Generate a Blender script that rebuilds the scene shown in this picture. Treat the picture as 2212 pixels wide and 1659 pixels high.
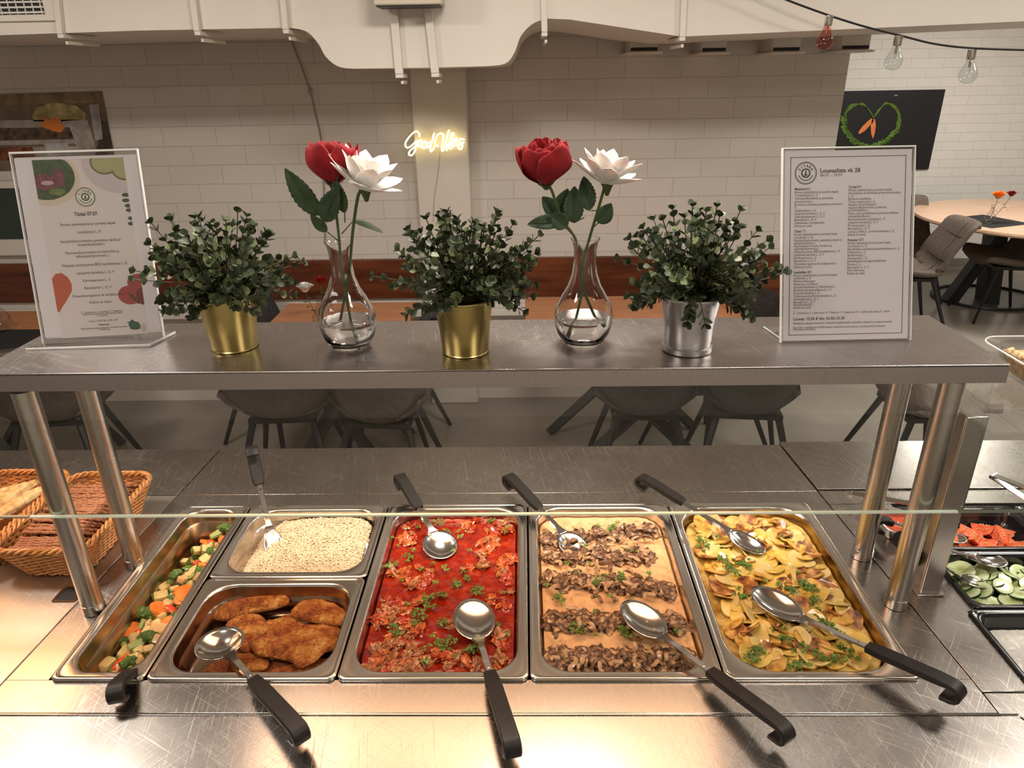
import bpy, bmesh, math, random
from mathutils import Vector, Matrix, noise
R = math.radians; PI = math.pi
rnd = random.Random(7)
scene = bpy.context.scene
for o in list(bpy.data.objects): bpy.data.objects.remove(o)
COL = scene.collection

# ------------------------------------------------------------------ camera
FPX = 1528.6; CAM = Vector((-0.0017, -0.8893, 1.8431))
_p, _y, _r = 0.415649, -0.0212015, -0.0175622
_f = Vector((math.sin(_y)*math.cos(_p), math.cos(_y)*math.cos(_p), -math.sin(_p)))
_r0 = Vector((math.cos(_y), -math.sin(_y), 0)); _u0 = _r0.cross(_f)
_rt = math.cos(_r)*_r0 + math.sin(_r)*_u0; _up = -math.sin(_r)*_r0 + math.cos(_r)*_u0
cd = bpy.data.cameras.new('camera'); cam = bpy.data.objects.new('camera', cd); COL.objects.link(cam)
cd.sensor_width = 36; cd.lens = FPX/2212*36; cd.clip_start = .02; cd.clip_end = 60
M = Matrix((_rt, _up, -_f)).transposed().to_4x4(); M.translation = CAM; cam.matrix_world = M
scene.camera = cam
def P(x, y, ax, val):
    """point of the place seen at photograph position x, y on the plane axis=val"""
    d = _f + _rt*((x-1106)/FPX) + _up*((829.5-y)/FPX)
    return CAM + d*((val-CAM[ax])/d[ax])

# ------------------------------------------------------------------ light
scene.view_settings.view_transform = 'Standard'; scene.view_settings.look = 'None'
scene.view_settings.gamma = 1; scene.view_settings.use_curve_mapping = False
scene.view_settings.exposure = 0.0
w = bpy.data.worlds.new('world'); scene.world = w; w.use_nodes = True
w.node_tree.nodes['Background'].inputs[0].default_value = (1, .93, .85, 1)
w.node_tree.nodes['Background'].inputs[1].default_value = .12
def area(name, loc, size, power, col, target=None, shape='RECTANGLE'):
    l = bpy.data.lights.new(name, 'AREA'); l.shape = shape; l.size = size[0]; l.size_y = size[1]
    l.energy = power; l.color = col
    o = bpy.data.objects.new(name, l); COL.objects.link(o); o.location = loc
    if target is not None:
        o.rotation_euler = (Vector(target)-Vector(loc)).to_track_quat('-Z', 'Y').to_euler()
    return o
WARM = (1, .58, .34); ROOM = (1, .90, .79); COOL = (1, .94, .85)
area('heat_lamp_light', (-.10, .235, 1.345), (1.02, .24), 4.0, WARM)
area('heat_lamp_light', (-1.42, .36, 1.345), (.62, .36), 4.0, (1, .50, .22))
for x, y, pw in ((-1.7, .50, 30), (0.1, .60, 30), (1.9, .50, 30), (-1.0, -.75, 13), (1.0, -.75, 13)):
    area('ceiling_panel_light', (x, y, 2.56), (.5, .3), pw, ROOM)
for x, y, pw in ((3.4, 4.3, 45), (4.9, 3.0, 40), (3.0, 1.8, 22)):
    area('ceiling_panel_light', (x, y, 2.56), (.6, .6), pw, COOL)

# ------------------------------------------------------------------ helpers
class MB:
    def __init__(s): s.v = []; s.f = []; s.m = []; s.mi = 0
    def add(s, vs, fs):
        b = len(s.v); s.v += [tuple(v) for v in vs]
        for f in fs: s.f.append([i+b for i in f]); s.m.append(s.mi)
    def box(s, x0, x1, y0, y1, z0, z1):
        s.add([(x0,y0,z0),(x1,y0,z0),(x1,y1,z0),(x0,y1,z0),(x0,y0,z1),(x1,y0,z1),(x1,y1,z1),(x0,y1,z1)],
              [(0,3,2,1),(4,5,6,7),(0,1,5,4),(1,2,6,5),(2,3,7,6),(3,0,4,7)]); return s
    def obox(s, c, ax, ay, az):
        c = Vector(c); ax = Vector(ax); ay = Vector(ay); az = Vector(az)
        s.add([c+ax*i+ay*j+az*k for k in (-1,1) for i,j in ((-1,-1),(1,-1),(1,1),(-1,1))],
              [(0,3,2,1),(4,5,6,7),(0,1,5,4),(1,2,6,5),(2,3,7,6),(3,0,4,7)]); return s
    def loft(s, loops, cap0=False, cap1=False, closed=True):
        n = len(loops[0]); b = len(s.v)
        for l in loops: s.v += [tuple(v) for v in l]
        for k in range(len(loops)-1):
            for i in range(n if closed else n-1):
                j = (i+1) % n
                s.f.append([b+k*n+i, b+k*n+j, b+(k+1)*n+j, b+(k+1)*n+i]); s.m.append(s.mi)
        if cap0: s.f.append([b+i for i in reversed(range(n))]); s.m.append(s.mi)
        if cap1: s.f.append([b+(len(loops)-1)*n+i for i in range(n)]); s.m.append(s.mi)
        return s
    def lathe(s, prof, c=(0,0,0), seg=32, cap0=False, cap1=False):
        return s.loft([[(c[0]+r*math.cos(2*PI*i/seg), c[1]+r*math.sin(2*PI*i/seg), c[2]+z) for i in range(seg)] for r, z in prof], cap0, cap1)
    def tube(s, pts, rad, seg=8, caps=True, flat=None):
        pts = [Vector(p) for p in pts]; n = len(pts); loops = []; up = None
        for i, p in enumerate(pts):
            t = (pts[min(i+1,n-1)]-pts[max(i-1,0)])
            t = t.normalized() if t.length > 1e-9 else Vector((0,0,1))
            if up is None: up = Vector((0,0,1)) if abs(t.z) < .9 else Vector((1,0,0))
            a = t.cross(up)
            a = a.normalized() if a.length > 1e-6 else Vector((1,0,0))
            b = a.cross(t); up = b
            r = rad[i] if isinstance(rad, (list, tuple)) else rad
            fa, fb = flat if flat else (1, 1)
            loops.append([p + a*(r*fa*math.cos(2*PI*k/seg)) + b*(r*fb*math.sin(2*PI*k/seg)) for k in range(seg)])
        return s.loft(loops, caps, caps)
    def prism(s, poly, axis, d0, d1):
        """poly of (a,b) extruded along axis; axis 1: (x,z) ; axis 2: (x,y) ; axis 0: (y,z)"""
        def mk(p, d): return {0:(d,p[0],p[1]),1:(p[0],d,p[1]),2:(p[0],p[1],d)}[axis]
        return s.loft([[mk(p,d0) for p in poly],[mk(p,d1) for p in poly]], True, True)
    def blob(s, c, r, seed=0, amp=.25, fr=2.0, seg=10, rings=7, rot=None, flatb=1.0):
        loops = []; rot = rot or Matrix.Identity(3); c = Vector(c)
        for i in range(rings+1):
            th = PI*i/rings; l = []
            for k in range(seg):
                ph = 2*PI*k/seg
                d = Vector((math.sin(th)*math.cos(ph), math.sin(th)*math.sin(ph), math.cos(th)))
                q = 1+amp*noise.noise(d*fr+Vector((seed*3.7, seed*1.3, seed*.7)))*1.6
                v = Vector((d.x*r[0], d.y*r[1], d.z*r[2]*(flatb if d.z < 0 else 1)))*q
                l.append(c+rot@v)
            loops.append(l)
        return s.loft(loops)
    def grid(s, fn, nu, nv):
        b = len(s.v)
        for j in range(nv+1):
            for i in range(nu+1): s.v.append(tuple(fn(i/nu, j/nv)))
        for j in range(nv):
            for i in range(nu):
                a = b+j*(nu+1)+i; s.f.append([a, a+1, a+nu+2, a+nu+1]); s.m.append(s.mi)
        return s
    def build(s, name, mat, parent=None, smooth=True, bevel=0, angle=35, solid=0, fix=True, sub=0):
        me = bpy.data.meshes.new(name); me.from_pydata(s.v, [], s.f)
        mats = mat if isinstance(mat, (list, tuple)) else [mat]
        for m_ in mats: me.materials.append(m_)
        if len(mats) > 1: me.polygons.foreach_set('material_index', s.m)
        if fix:
            bm = bmesh.new(); bm.from_mesh(me); bmesh.ops.remove_doubles(bm, verts=bm.verts, dist=1e-6)
            bmesh.ops.recalc_face_normals(bm, faces=bm.faces); bm.to_mesh(me); bm.free()
        if smooth:
            me.polygons.foreach_set('use_smooth', [True]*len(me.polygons))
            me.set_sharp_from_angle(angle=R(angle))
        me.update()
        o = bpy.data.objects.new(name, me); COL.objects.link(o)
        if parent: o.parent = parent
        if solid:
            q = o.modifiers.new('s', 'SOLIDIFY'); q.thickness = solid; q.offset = 0
        if bevel:
            q = o.modifiers.new('b', 'BEVEL'); q.width = bevel; q.segments = 2; q.limit_method = 'ANGLE'; q.angle_limit = R(40)
        if sub:
            q = o.modifiers.new('u', 'SUBSURF'); q.levels = sub; q.render_levels = sub
        return o
def tag(o, label=None, cat=None, group=None, kind=None):
    if label: o['label'] = label
    if cat: o['category'] = cat
    if group: o['group'] = group
    if kind: o['kind'] = kind
    return o
def T(name, label, cat, loc=(0,0,0), rz=0, group=None, rot=None):
    o = bpy.data.objects.new(name, None); COL.objects.link(o); o.location = loc
    o.empty_display_size = .02
    o.rotation_euler = rot if rot else (0,0,rz)
    return tag(o, label, cat, group)
def S(o): return tag(o, kind='structure')
def dup(o, label=None, loc=None, rot=None, scale=None, parent=None):
    c = o.copy(); COL.objects.link(c); c.parent = parent
    if parent is None:
        if label: c['label'] = label
        if loc is not None: c.location = loc
        if rot is not None: c.rotation_euler = rot
        if scale is not None: c.scale = scale
    for ch in list(o.children): dup(ch, parent=c)
    return c
def rrect(x0, x1, y0, y1, r, z, n=6):
    r = min(r, (x1-x0)/2-1e-4, (y1-y0)/2-1e-4); out = []
    for cx, cy, a in ((x1-r,y1-r,0),(x0+r,y1-r,90),(x0+r,y0+r,180),(x1-r,y0+r,270)):
        for k in range(n+1):
            t = R(a+90*k/n); out.append((cx+r*math.cos(t), cy+r*math.sin(t), z))
    return out
def catmull(pts, n=6, closed=False):
    pts = [Vector(p) for p in pts]; out = []; m = len(pts)
    rng = m if closed else m-1
    for i in range(rng):
        p0 = pts[(i-1) % m] if closed or i > 0 else pts[0]; p1 = pts[i]; p2 = pts[(i+1) % m]
        p3 = pts[(i+2) % m] if closed or i+2 < m else pts[-1]
        for k in range(n):
            t = k/n
            out.append(.5*((2*p1)+(-p0+p2)*t+(2*p0-5*p1+4*p2-p3)*t*t+(-p0+3*p1-3*p2+p3)*t**3))
    if not closed: out.append(pts[-1])
    return out

# ------------------------------------------------------------------ materials
def mat(name, col=(.8,.8,.8), rough=.5, metal=0, spec=.5, trans=0, ior=1.45, emit=None, estr=0, coat=0, sss=0, sheen=0):
    m = bpy.data.materials.new(name); m.use_nodes = True
    b = m.node_tree.nodes['Principled BSDF']
    b.inputs['Base Color'].default_value = (*col, 1); b.inputs['Roughness'].default_value = rough
    b.inputs['Metallic'].default_value = metal; b.inputs['Specular IOR Level'].default_value = spec
    b.inputs['Transmission Weight'].default_value = trans; b.inputs['IOR'].default_value = ior
    b.inputs['Coat Weight'].default_value = coat; b.inputs['Sheen Weight'].default_value = sheen
    if sss: b.inputs['Subsurface Weight'].default_value = sss; b.inputs['Subsurface Scale'].default_value = .004
    if emit: b.inputs['Emission Color'].default_value = (*emit, 1); b.inputs['Emission Strength'].default_value = estr
    return m
class N:
    def __init__(s, m): s.t = m.node_tree; s.b = s.t.nodes['Principled BSDF']
    def n(s, typ, **k):
        x = s.t.nodes.new(typ)
        for a, v in k.items():
            if a.startswith('_'): setattr(x, a[1:], v)
            else:
                key = int(a[1:]) if a[0] == 'i' and a[1:].isdigit() else a.replace('__', ' ')
                x.inputs[key].default_value = v
        return x
    def l(s, a, b): s.t.links.new(a, b)
    def coord(s, scale=(1,1,1), kind='Object', rot=(0,0,0)):
        c = s.n('ShaderNodeTexCoord'); mp = s.n('ShaderNodeMapping'); mp.inputs['Scale'].default_value = scale
        mp.inputs['Rotation'].default_value = rot
        s.l(c.outputs[kind], mp.inputs[0]); return mp.outputs[0]
    def coord2(s, scale, a):
        v = s.coord((1,1,1), rot=(0,0,a)); mp = s.n('ShaderNodeMapping'); mp.inputs['Scale'].default_value = scale; s.l(v, mp.inputs[0]); return mp.outputs[0]
    def noise(s, vec, scale, detail=3, rough=.5):
        x = s.n('ShaderNodeTexNoise'); x.inputs['Scale'].default_value = scale; x.inputs['Detail'].default_value = detail
        x.inputs['Roughness'].default_value = rough; s.l(vec, x.inputs['Vector']); return x.outputs[0]
    def ramp(s, fac, stops):
        x = s.n('ShaderNodeValToRGB'); e = x.color_ramp.elements
        while len(e) < len(stops): e.new(.5)
        for q, (p, c) in zip(e, stops): q.position = p; q.color = (*c, 1) if len(c) == 3 else c
        s.l(fac, x.inputs[0]); return x.outputs[0]
    def rng(s, fac, a, b, c, d):
        x = s.n('ShaderNodeMapRange'); s.l(fac, x.inputs[0])
        for i, v in enumerate((a,b,c,d)): x.inputs[i+1].default_value = v
        return x.outputs[0]
    def mix(s, fac, a, b):
        x = s.n('ShaderNodeMix', _data_type='RGBA')
        if hasattr(fac, 'links'): s.l(fac, x.inputs[0])
        else: x.inputs[0].default_value = fac
        for i, v in ((6,a),(7,b)):
            if hasattr(v, 'links'): s.l(v, x.inputs[i])
            else: x.inputs[i].default_value = (*v, 1)
        return x.outputs[2]
    def mth(s, op, a, b=0):
        x = s.n('ShaderNodeMath', _operation=op)
        for i, v in enumerate((a, b)):
            if hasattr(v, 'links'): s.l(v, x.inputs[i])
            else: x.inputs[i].default_value = v
        return x.outputs[0]
    def bump(s, h, strength=.3, dist=.002):
        x = s.n('ShaderNodeBump'); x.inputs['Strength'].default_value = strength; x.inputs['Distance'].default_value = dist
        s.l(h, x.inputs['Height']); s.l(x.outputs[0], s.b.inputs['Normal'])
    def col(s, c): s.l(c, s.b.inputs['Base Color'])
    def rough(s, c): s.l(c, s.b.inputs['Roughness'])
def nmat(name, stops, scale=20, detail=3, rough=.5, bump=0, bscale=None, bdist=.001, stretch=(1,1,1), kind='Object', rot=(0,0,0), **k):
    m = mat(name, stops[0][1], rough, **k); n = N(m); v = n.coord(stretch, kind, rot)
    f = n.noise(v, scale, detail); n.col(n.ramp(f, stops))
    if bump: n.bump(n.noise(v, bscale or scale*2, 4), bump, bdist)
    return m
def steel(name, col=(.60,.57,.54), rough=.27, brush=(3,260,3), scratch=1, aniso=0):
    m = mat(name, col, rough, 1); n = N(m)
    if aniso:
        n.b.inputs['Anisotropic'].default_value = aniso; tg = n.n('ShaderNodeCombineXYZ'); tg.inputs[1].default_value = 1; n.l(tg.outputs[0], n.b.inputs['Tangent'])
    v = n.coord(brush); f = n.noise(v, 6, 5, .6)
    v2 = n.coord(); f2 = n.noise(v2, 5, 3)
    r = n.mth('ADD', n.rng(f, .3, .7, rough-.012, rough+.012), n.rng(f2, .3, .7, -.02, .03))
    if scratch:
        vs = []
        for a, sc in ((.5, (7, 420, 7)), (-.9, (6, 460, 6)), (1.4, (8, 400, 8))):
            q = n.noise(n.coord2(sc, a), 1.3, 2, .5); vs.append(n.rng(q, .62, .70, 0, 1))
        sm = n.mth('ADD', n.mth('ADD', vs[0], vs[1]), vs[2])
        r = n.mth('ADD', r, n.mth('MULTIPLY', sm, .10*scratch)); n.rough(r)
        h = n.mth('ADD', f, n.mth('MULTIPLY', sm, .8)); n.bump(h, .035, .0003)
    else: n.rough(r); n.bump(f, .06, .0005)
    return m
M_counter = steel('counter_steel', (.46,.43,.405), .24, aniso=.55)
M_shelf = steel('shelf_steel', (.42,.385,.375), .27, aniso=.4)
M_post = steel('post_steel', (.56,.52,.48), .26, (40,40,1.5), 0)
M_pan = steel('pan_steel', (.68,.64,.60), .20, (3,3,3), .4)
M_pan_dark = steel('used_pan_steel', (.50,.40,.30), .30, (3,3,3), .5)
M_spoon = mat('polished_steel', (.58,.56,.54), .15, 1)
M_black = nmat('black_plastic', [(.3,(.010,.008,.008)),(.7,(.016,.013,.012))], 60, rough=.5, bump=.1, spec=.35)
M_blackgloss = mat('black_glossy_plastic', (.008,.008,.009), .12)
M_gold = mat('brass_pot_metal', (.52,.42,.16), .27, 1)
M_silver = mat('galvanised_pot_metal', (.60,.60,.62), .27, 1)
M_glass = mat('clear_glass', (1,1,1), 0, trans=1, ior=1.45)
M_water = mat('water', (1,1,1), 0, trans=1, ior=1.33)
M_white = nmat('white_paint', [(.3,(.74,.70,.64)),(.7,(.78,.74,.68))], 4, rough=.5, bump=.05, bscale=80)
M_whitepl = mat('white_plastic', (.75,.73,.70), .4)
M_paper = mat('paper', (.80,.76,.79), .45, coat=.3)
M_ink = mat('printed_ink', (.07,.065,.08), .6)
M_inkg = mat('green_ink', (.03,.055,.045), .6)
def thin_glass(name, tint=(.93,.95,.93), ior=1.5, rough=0.0):
    m = bpy.data.materials.new(name); m.use_nodes = True; t = m.node_tree; t.nodes.clear()
    o = t.nodes.new('ShaderNodeOutputMaterial'); mx = t.nodes.new('ShaderNodeMixShader')
    tr = t.nodes.new('ShaderNodeBsdfTransparent'); gl = t.nodes.new('ShaderNodeBsdfGlossy'); fr = t.nodes.new('ShaderNodeMapRange'); lw = t.nodes.new('ShaderNodeLayerWeight'); pw = t.nodes.new('ShaderNodeMath')
    tr.inputs[0].default_value = (*tint, 1); gl.inputs['Roughness'].default_value = rough; 
    lw.inputs[0].default_value = .5; pw.operation = 'POWER'; pw.inputs[1].default_value = 4
    t.links.new(lw.outputs['Facing'], pw.inputs[0]); t.links.new(pw.outputs[0], fr.inputs[0])
    fr.inputs[3].default_value = ((ior-1)/(ior+1))**2; fr.inputs[4].default_value = .8
    t.links.new(fr.outputs[0], mx.inputs[0]); t.links.new(tr.outputs[0], mx.inputs[1]); t.links.new(gl.outputs[0], mx.inputs[2])
    t.links.new(mx.outputs[0], o.inputs[0]); return m
M_pane = thin_glass('pane_glass', (.96,.97,.96))
M_acryl = thin_glass('acrylic', (.95,.95,.95))
M_edge = mat('glass_edge_green_lit', (.85,.98,.86), .25, trans=.2, spec=.8)  # pale green edge, heat lamp glow painted into its bright base colour
M_acedge = mat('acrylic_edge', (.80,.80,.78), .1, spec=.8)
# ================================================================== the room
def brick(name, bw, rh, tone):
    m = mat(name, tone, .55); n = N(m); c = n.n('ShaderNodeTexCoord'); sp = n.n('ShaderNodeSeparateXYZ'); cb = n.n('ShaderNodeCombineXYZ')
    n.l(c.outputs['Object'], sp.inputs[0]); n.l(n.mth('ADD', sp.outputs[0], sp.outputs[1]), cb.inputs[0]); n.l(sp.outputs[2], cb.inputs[1])
    nz = n.noise(c.outputs['Object'], 9, 3)
    ad = n.n('ShaderNodeVectorMath', _operation='ADD'); sc = n.n('ShaderNodeVectorMath', _operation='SCALE')
    nc = n.n('ShaderNodeTexNoise'); nc.inputs['Scale'].default_value = 6; n.l(c.outputs['Object'], nc.inputs['Vector'])
    n.l(nc.outputs['Color'], sc.inputs[0]); sc.inputs['Scale'].default_value = .006
    n.l(cb.outputs[0], ad.inputs[0]); n.l(sc.outputs[0], ad.inputs[1])
    b = n.n('ShaderNodeTexBrick'); n.l(ad.outputs[0], b.inputs['Vector']); b.offset = .5
    b.inputs['Scale'].default_value = 1; b.inputs['Mortar Size'].default_value = .0022; b.inputs['Mortar Smooth'].default_value = .4
    b.inputs['Brick Width'].default_value = bw; b.inputs['Row Height'].default_value = rh
    b.inputs['Color1'].default_value = (*tone, 1); b.inputs['Color2'].default_value = (*[x*.955 for x in tone], 1)
    b.inputs['Mortar'].default_value = (*[x*.80 for x in tone], 1)
    n.col(b.outputs['Color'])
    h = n.mth('ADD', n.mth('MULTIPLY', b.outputs['Fac'], -1), n.mth('MULTIPLY', nz, .25)); n.bump(h, .6, .004)
    return m
M_brick = brick('white_painted_brick', .29, .1003, (.72,.68,.63))
M_brick2 = brick('white_painted_narrow_brick', .29, .079, (.76,.74,.69))
M_floor = nmat('polished_concrete', [(.25,(.22,.195,.165)),(.5,(.29,.26,.22)),(.75,(.35,.32,.275))], 1.7, 8, rough=.26, spec=.5)
M_ceil = nmat('ceiling_paint', [(.3,(.70,.67,.62)),(.7,(.75,.72,.67))], 3, rough=.7)
def wood(name, a, b, c, scale=1.0, stretch=(1,8,8), rough=.35):
    m = mat(name, b, rough); n = N(m); v = n.coord(stretch); f = n.noise(v, 3*scale, 6, .6); g = n.noise(n.coord((1.5,5,5)), 1.6, 2)
    k = n.mth('ADD', n.mth('MULTIPLY', f, .7), n.mth('MULTIPLY', g, .4)); n.col(n.ramp(k, [(.35,a),(.55,b),(.72,c)])); n.bump(f, .05, .001); return m
M_board = wood('brown_stained_wood', (.045,.012,.005), (.13,.034,.013), (.20,.058,.02), 1)
M_table = wood('oak_veneer', (.38,.14,.050), (.48,.195,.078), (.56,.25,.11), 2)
M_table2 = wood('light_beech_veneer', (.55,.35,.24), (.66,.44,.31), (.72,.50,.37), 2)
M_blk = mat('black_metal', (.012,.012,.013), .45)
M_taupe = nmat('taupe_fabric', [(.35,(.115,.088,.070)),(.65,(.165,.13,.105))], 90, rough=.9, bump=.3, bdist=.002)
M_dark = nmat('dark_grey_fabric', [(.35,(.022,.020,.021)),(.65,(.045,.040,.040))], 90, rough=.9, bump=.3, bdist=.002)
M_brownf = nmat('brown_leatherette', [(.35,(.050,.034,.028)),(.65,(.085,.060,.050))], 40, rough=.5, bump=.2, bdist=.002)

WY = 3.10
S(MB().box(-4.5, 7.5, -2.5, 6.3, -.05, 0).build('floor', M_floor))
S(MB().box(-4.5, 7.5, -2.5, 6.3, 2.6, 2.65).build('ceiling', M_ceil))
S(MB().box(-4.5, 1.662, WY, WY+.25, 0, 2.6).build('wall_back', M_brick))
S(MB().box(1.40, 7.5, 6.10, 6.3, 0, 2.6).build('wall_far', M_brick2))
S(MB().box(7.3, 7.5, -2.5, 6.3, 0, 2.6).build('wall_right', M_brick2))
S(MB().box(-4.5, -4.3, -2.5, WY, 0, 2.6).build('wall_left', M_brick))
S(MB().box(-4.5, 7.5, -2.6, -2.5, 0, 2.6).build('wall_front', M_white))
S(MB().box(-4.3, -.575, WY-.02, WY, 0, .075).build('baseboard_back', M_white))
S(MB().box(-.29, 1.65, WY-.02, WY, 0, .075).build('baseboard_back', M_white))
S(MB().box(1.662, 7.3, 6.08, 6.1, 0, .08).build('baseboard_far', mat('grey_skirting', (.25,.22,.19), .5)))
col = MB().box(-.575, -.29, WY-.10, WY, 0, 2.6); S(col.build('trim_1', M_white, bevel=.008))
S(MB().box(-4.3, -.575, WY-.03, WY, .645, .875).box(-.29, 1.655, WY-.03, WY, .645, .875).build('trim_2', M_board, bevel=.003))
S(MB().box(-4.3, -.575, WY-.07, WY, .545, .585).box(-.29, 1.655, WY-.07, WY, .545, .585).box(-4.3,-.575,WY-.04,WY,.48,.50).box(-.29,1.655,WY-.04,WY,.48,.50).build('trim_3', M_white, bevel=.004))
# small window at the far left with a white frame
wx0, wx1 = -3.4, -2.50
M_darkglass = mat('dark_green_glass', (.03,.05,.045), .1)  # plain dark green pane, one even colour
wf = S(MB().box(wx0, wx1, WY-.02, WY, 1.02, 1.30).build('window_1', M_darkglass))
MB().box(wx0-.04, wx1+.04, WY-.05, WY, .93, 1.02).box(wx1, wx1+.04, WY-.04, WY, 1.02, 1.34).box(wx0-.04, wx1+.04, WY-.04, WY, 1.30, 1.34).build('window_frame', M_white, wf, bevel=.004)

# ------------------------------------------------ white ventilation duct
DY = 2.05; DB = 2.95
def dp(x, y): q = P(x, y, 1, DY); return (q.x, q.z)
low = [(-420,84),(0,76),(300,66),(625,60)]
curve_l = catmull([(625,60,0),(662,68,0),(688,95,0),(705,124,0),(738,146,0),(800,148,0)], 5)
flat_ = [(930,146),(1050,143)]
curve_r = catmull([(1050,143,0),(1092,137,0),(1112,112,0),(1125,78,0),(1150,52,0),(1180,40,0)], 5)
prof = [dp(*p) for p in low[:-1]]+[dp(p.x, p.y) for p in curve_l]+[dp(*p) for p in flat_[:1]]+[dp(p.x, p.y) for p in curve_r]+[dp(1230,42), dp(1472,79), dp(2212,46), dp(2600,29)]
top = 2.595
duct = T('ventilation_duct', 'long white painted ventilation duct with a swelling in its middle under the ceiling', 'duct', (0, DY, 2.2))
def build_in(mb, name, m, parent, loc, **k):
    mb.v = [(v[0]-loc[0], v[1]-loc[1], v[2]-loc[2]) for v in mb.v]; return mb.build(name, m, parent, **k)
b = MB(); poly = prof+[(prof[-1][0], top), (prof[0][0], top)]
b.prism(poly, 1, DY, DB); build_in(b, 'duct_body', M_white, duct, (0,DY,2.2), angle=25)
def strap(xt, yt, xb, yb, foot=.22, wd=.022):
    a = dp(xt, yt); c = dp(xb, yb); m = MB()
    m.obox(((a[0]+c[0])/2, DY-.012, (a[1]+c[1])/2), ((wd/2),0,0), (0,.011,0), ((a[0]-c[0])/2,0,(a[1]-c[1])/2))
    m.box(c[0]-wd/2, c[0]+wd/2, DY-.02, DY+foot, c[1]-.014, c[1])
    m.obox((c[0]+.006, DY+foot*.5, c[1]-.03), (.005,0,0), (0,foot*.5,.0), (0,0,.006))
    build_in(m, 'strap', M_white, duct, (0,DY,2.2), bevel=.002)
for s_ in ((122,-60,136,74),(412,-60,430,68),(608,-60,620,64),(1172,-60,1176,70),(1478,-60,1472,80)): strap(*s_)
strap(851,12,864,160,.10,.03); strap(925,12,941,158,.10,.03)
gr = MB(); g0 = dp(0,44); g1 = dp(108,-60)
gr.box(g0[0]-.9, g1[0], DY-.014, DY-.001, g0[1]-.005, g1[1]); build_in(gr, 'vent_frame', M_white, duct, (0,DY,2.2), bevel=.002)
gd = MB(); gx = dp(95,0)[0]; gd.box(g0[0]-.9, gx, DY-.016, DY-.013, dp(0,33)[1], g1[1]); build_in(gd, 'vent_opening', mat('dark_vent', (.03,.028,.025), .8), duct, (0,DY,2.2))
gs = MB()
zz = dp(0,31)[1]
while zz < g1[1]: gs.box(g0[0]-.9, gx, DY-.024, DY-.015, zz, zz+.006); zz += .017
for k in range(40): gs.box(gx-.01-k*.03, gx-.006-k*.03, DY-.019, DY-.015, dp(0,33)[1], g1[1])
build_in(gs, 'vent_slats', M_whitepl, duct, (0,DY,2.2))
# ceiling box lamp underside at the top
bx = T('ceiling_projector_box', 'beige box hanging at the top in front of the duct swelling', 'ceiling box', (-.38, 1.9, 2.13))
q0 = P(806,12,1,1.9); q1 = P(955,10,1,1.9)
MB().box(q0.x+.38, q1.x+.38, 0, .12, q0.z-2.13, .2).build('housing', nmat('beige_plastic', [(.3,(.62,.55,.45)),(.7,(.66,.6,.5))], 5), bx, bevel=.006)
MB().box(q0.x+.39, q1.x+.37, .005, .115, q0.z-2.13-.004, q0.z-2.13).build('base_plate', M_blk, bx)
# white air outlets below the duct at the back wall
for i, (xa, xb, yy, lab) in enumerate(((1352,1430,112,'first from the left'),(1508,1576,113,'second from the left'),(1660,1736,112,'third from the left'),(1808,1886,108,'rightmost, at the wall end'))):
    a = P(xa, yy, 1, 2.9); c = P(xb, yy, 1, 2.9); cx = (a.x+c.x)/2; hw = (c.x-a.x)/2
    t = T('air_outlet', 'white wall air outlet with dark slot under the duct, '+lab, 'air outlet', (cx, WY, a.z), group=None)
    MB().box(-hw*.78, hw*.78, -.2, -.001, .0, .09).build('outlet_box', M_white, t, bevel=.003)
    MB().box(-hw*.74, hw*.74, -.203, -.199, .004, .018).build('slot', M_blk, t)
    MB().prism([(-hw,-.22),(-hw*.7,-.245),(hw*.7,-.245),(hw,-.22),(hw,-.001),(-hw,-.001)], 2, -.012, -.001).build('lip', M_white, t, bevel=.002)
# cable on the wall
cab = [P(628,84,1,WY-.012), P(650,140,1,WY-.012), P(670,196,1,WY-.012), P(674,210,1,WY-.012), P(682,250,1,WY-.012), P(694,310,1,WY-.012), P(700,420,1,WY-.012), P(702,520,1,WY-.012)]
t = T('hanging_cable', 'thin grey cable running down the brick wall left of the pilaster', 'cable', cab[0])
m = MB().tube([p-cab[0] for p in catmull(cab, 4)], .0035, 6); m.build('wire', mat('grey_cable', (.30,.27,.24), .6), t)
k = cab[2]-cab[0]; MB().blob(k, (.012,.01,.02), 1, .1).build('knot', mat('grey_knot', (.40,.36,.32), .6), t)

# ------------------------------------------------ neon sign
NY = WY-.10-.03
def nz(x, y): return P(800+x/7.9, 240+y/7.9, 1, NY)
strokes = [
 [(835,440),(830,380),(775,345),(700,400),(620,500),(595,570),(625,625),(690,600),(745,550),(785,515),(775,600),(745,710),(700,758),(655,735),(675,680),(730,630),(790,570)],
 [(850,490),(815,520),(812,580),(835,610),(865,580),(868,520),(850,490),(890,520)],
 [(925,520),(885,555),(885,615),(912,640),(945,610),(948,560),(925,520),(965,560)],
 [(1030,540),(985,545),(968,590),(985,620),(1030,580),(1060,480),(1088,375)],
 [(1060,480),(1030,600),(1025,670),(1040,690),(1070,650),(1095,600)],
 [(1165,600),(1115,580),(1105,510),(1145,410),(1205,380),(1245,420),(1235,520),(1215,640),(1235,685),(1265,620),(1300,470),(1340,320)],
 [(1320,560),(1305,620),(1302,680)],
 [(1330,600),(1375,500),(1420,400),(1405,375),(1380,400),(1360,500),(1340,600),(1365,645),(1405,600),(1395,555),(1355,575)],
 [(1415,555),(1460,520),(1480,475),(1450,468),(1420,520),(1425,580),(1470,590),(1510,540)],
 [(1610,490),(1560,475),(1520,500),(1540,550),(1572,600),(1545,650),(1500,630),(1520,590),(1600,530)]]
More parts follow.
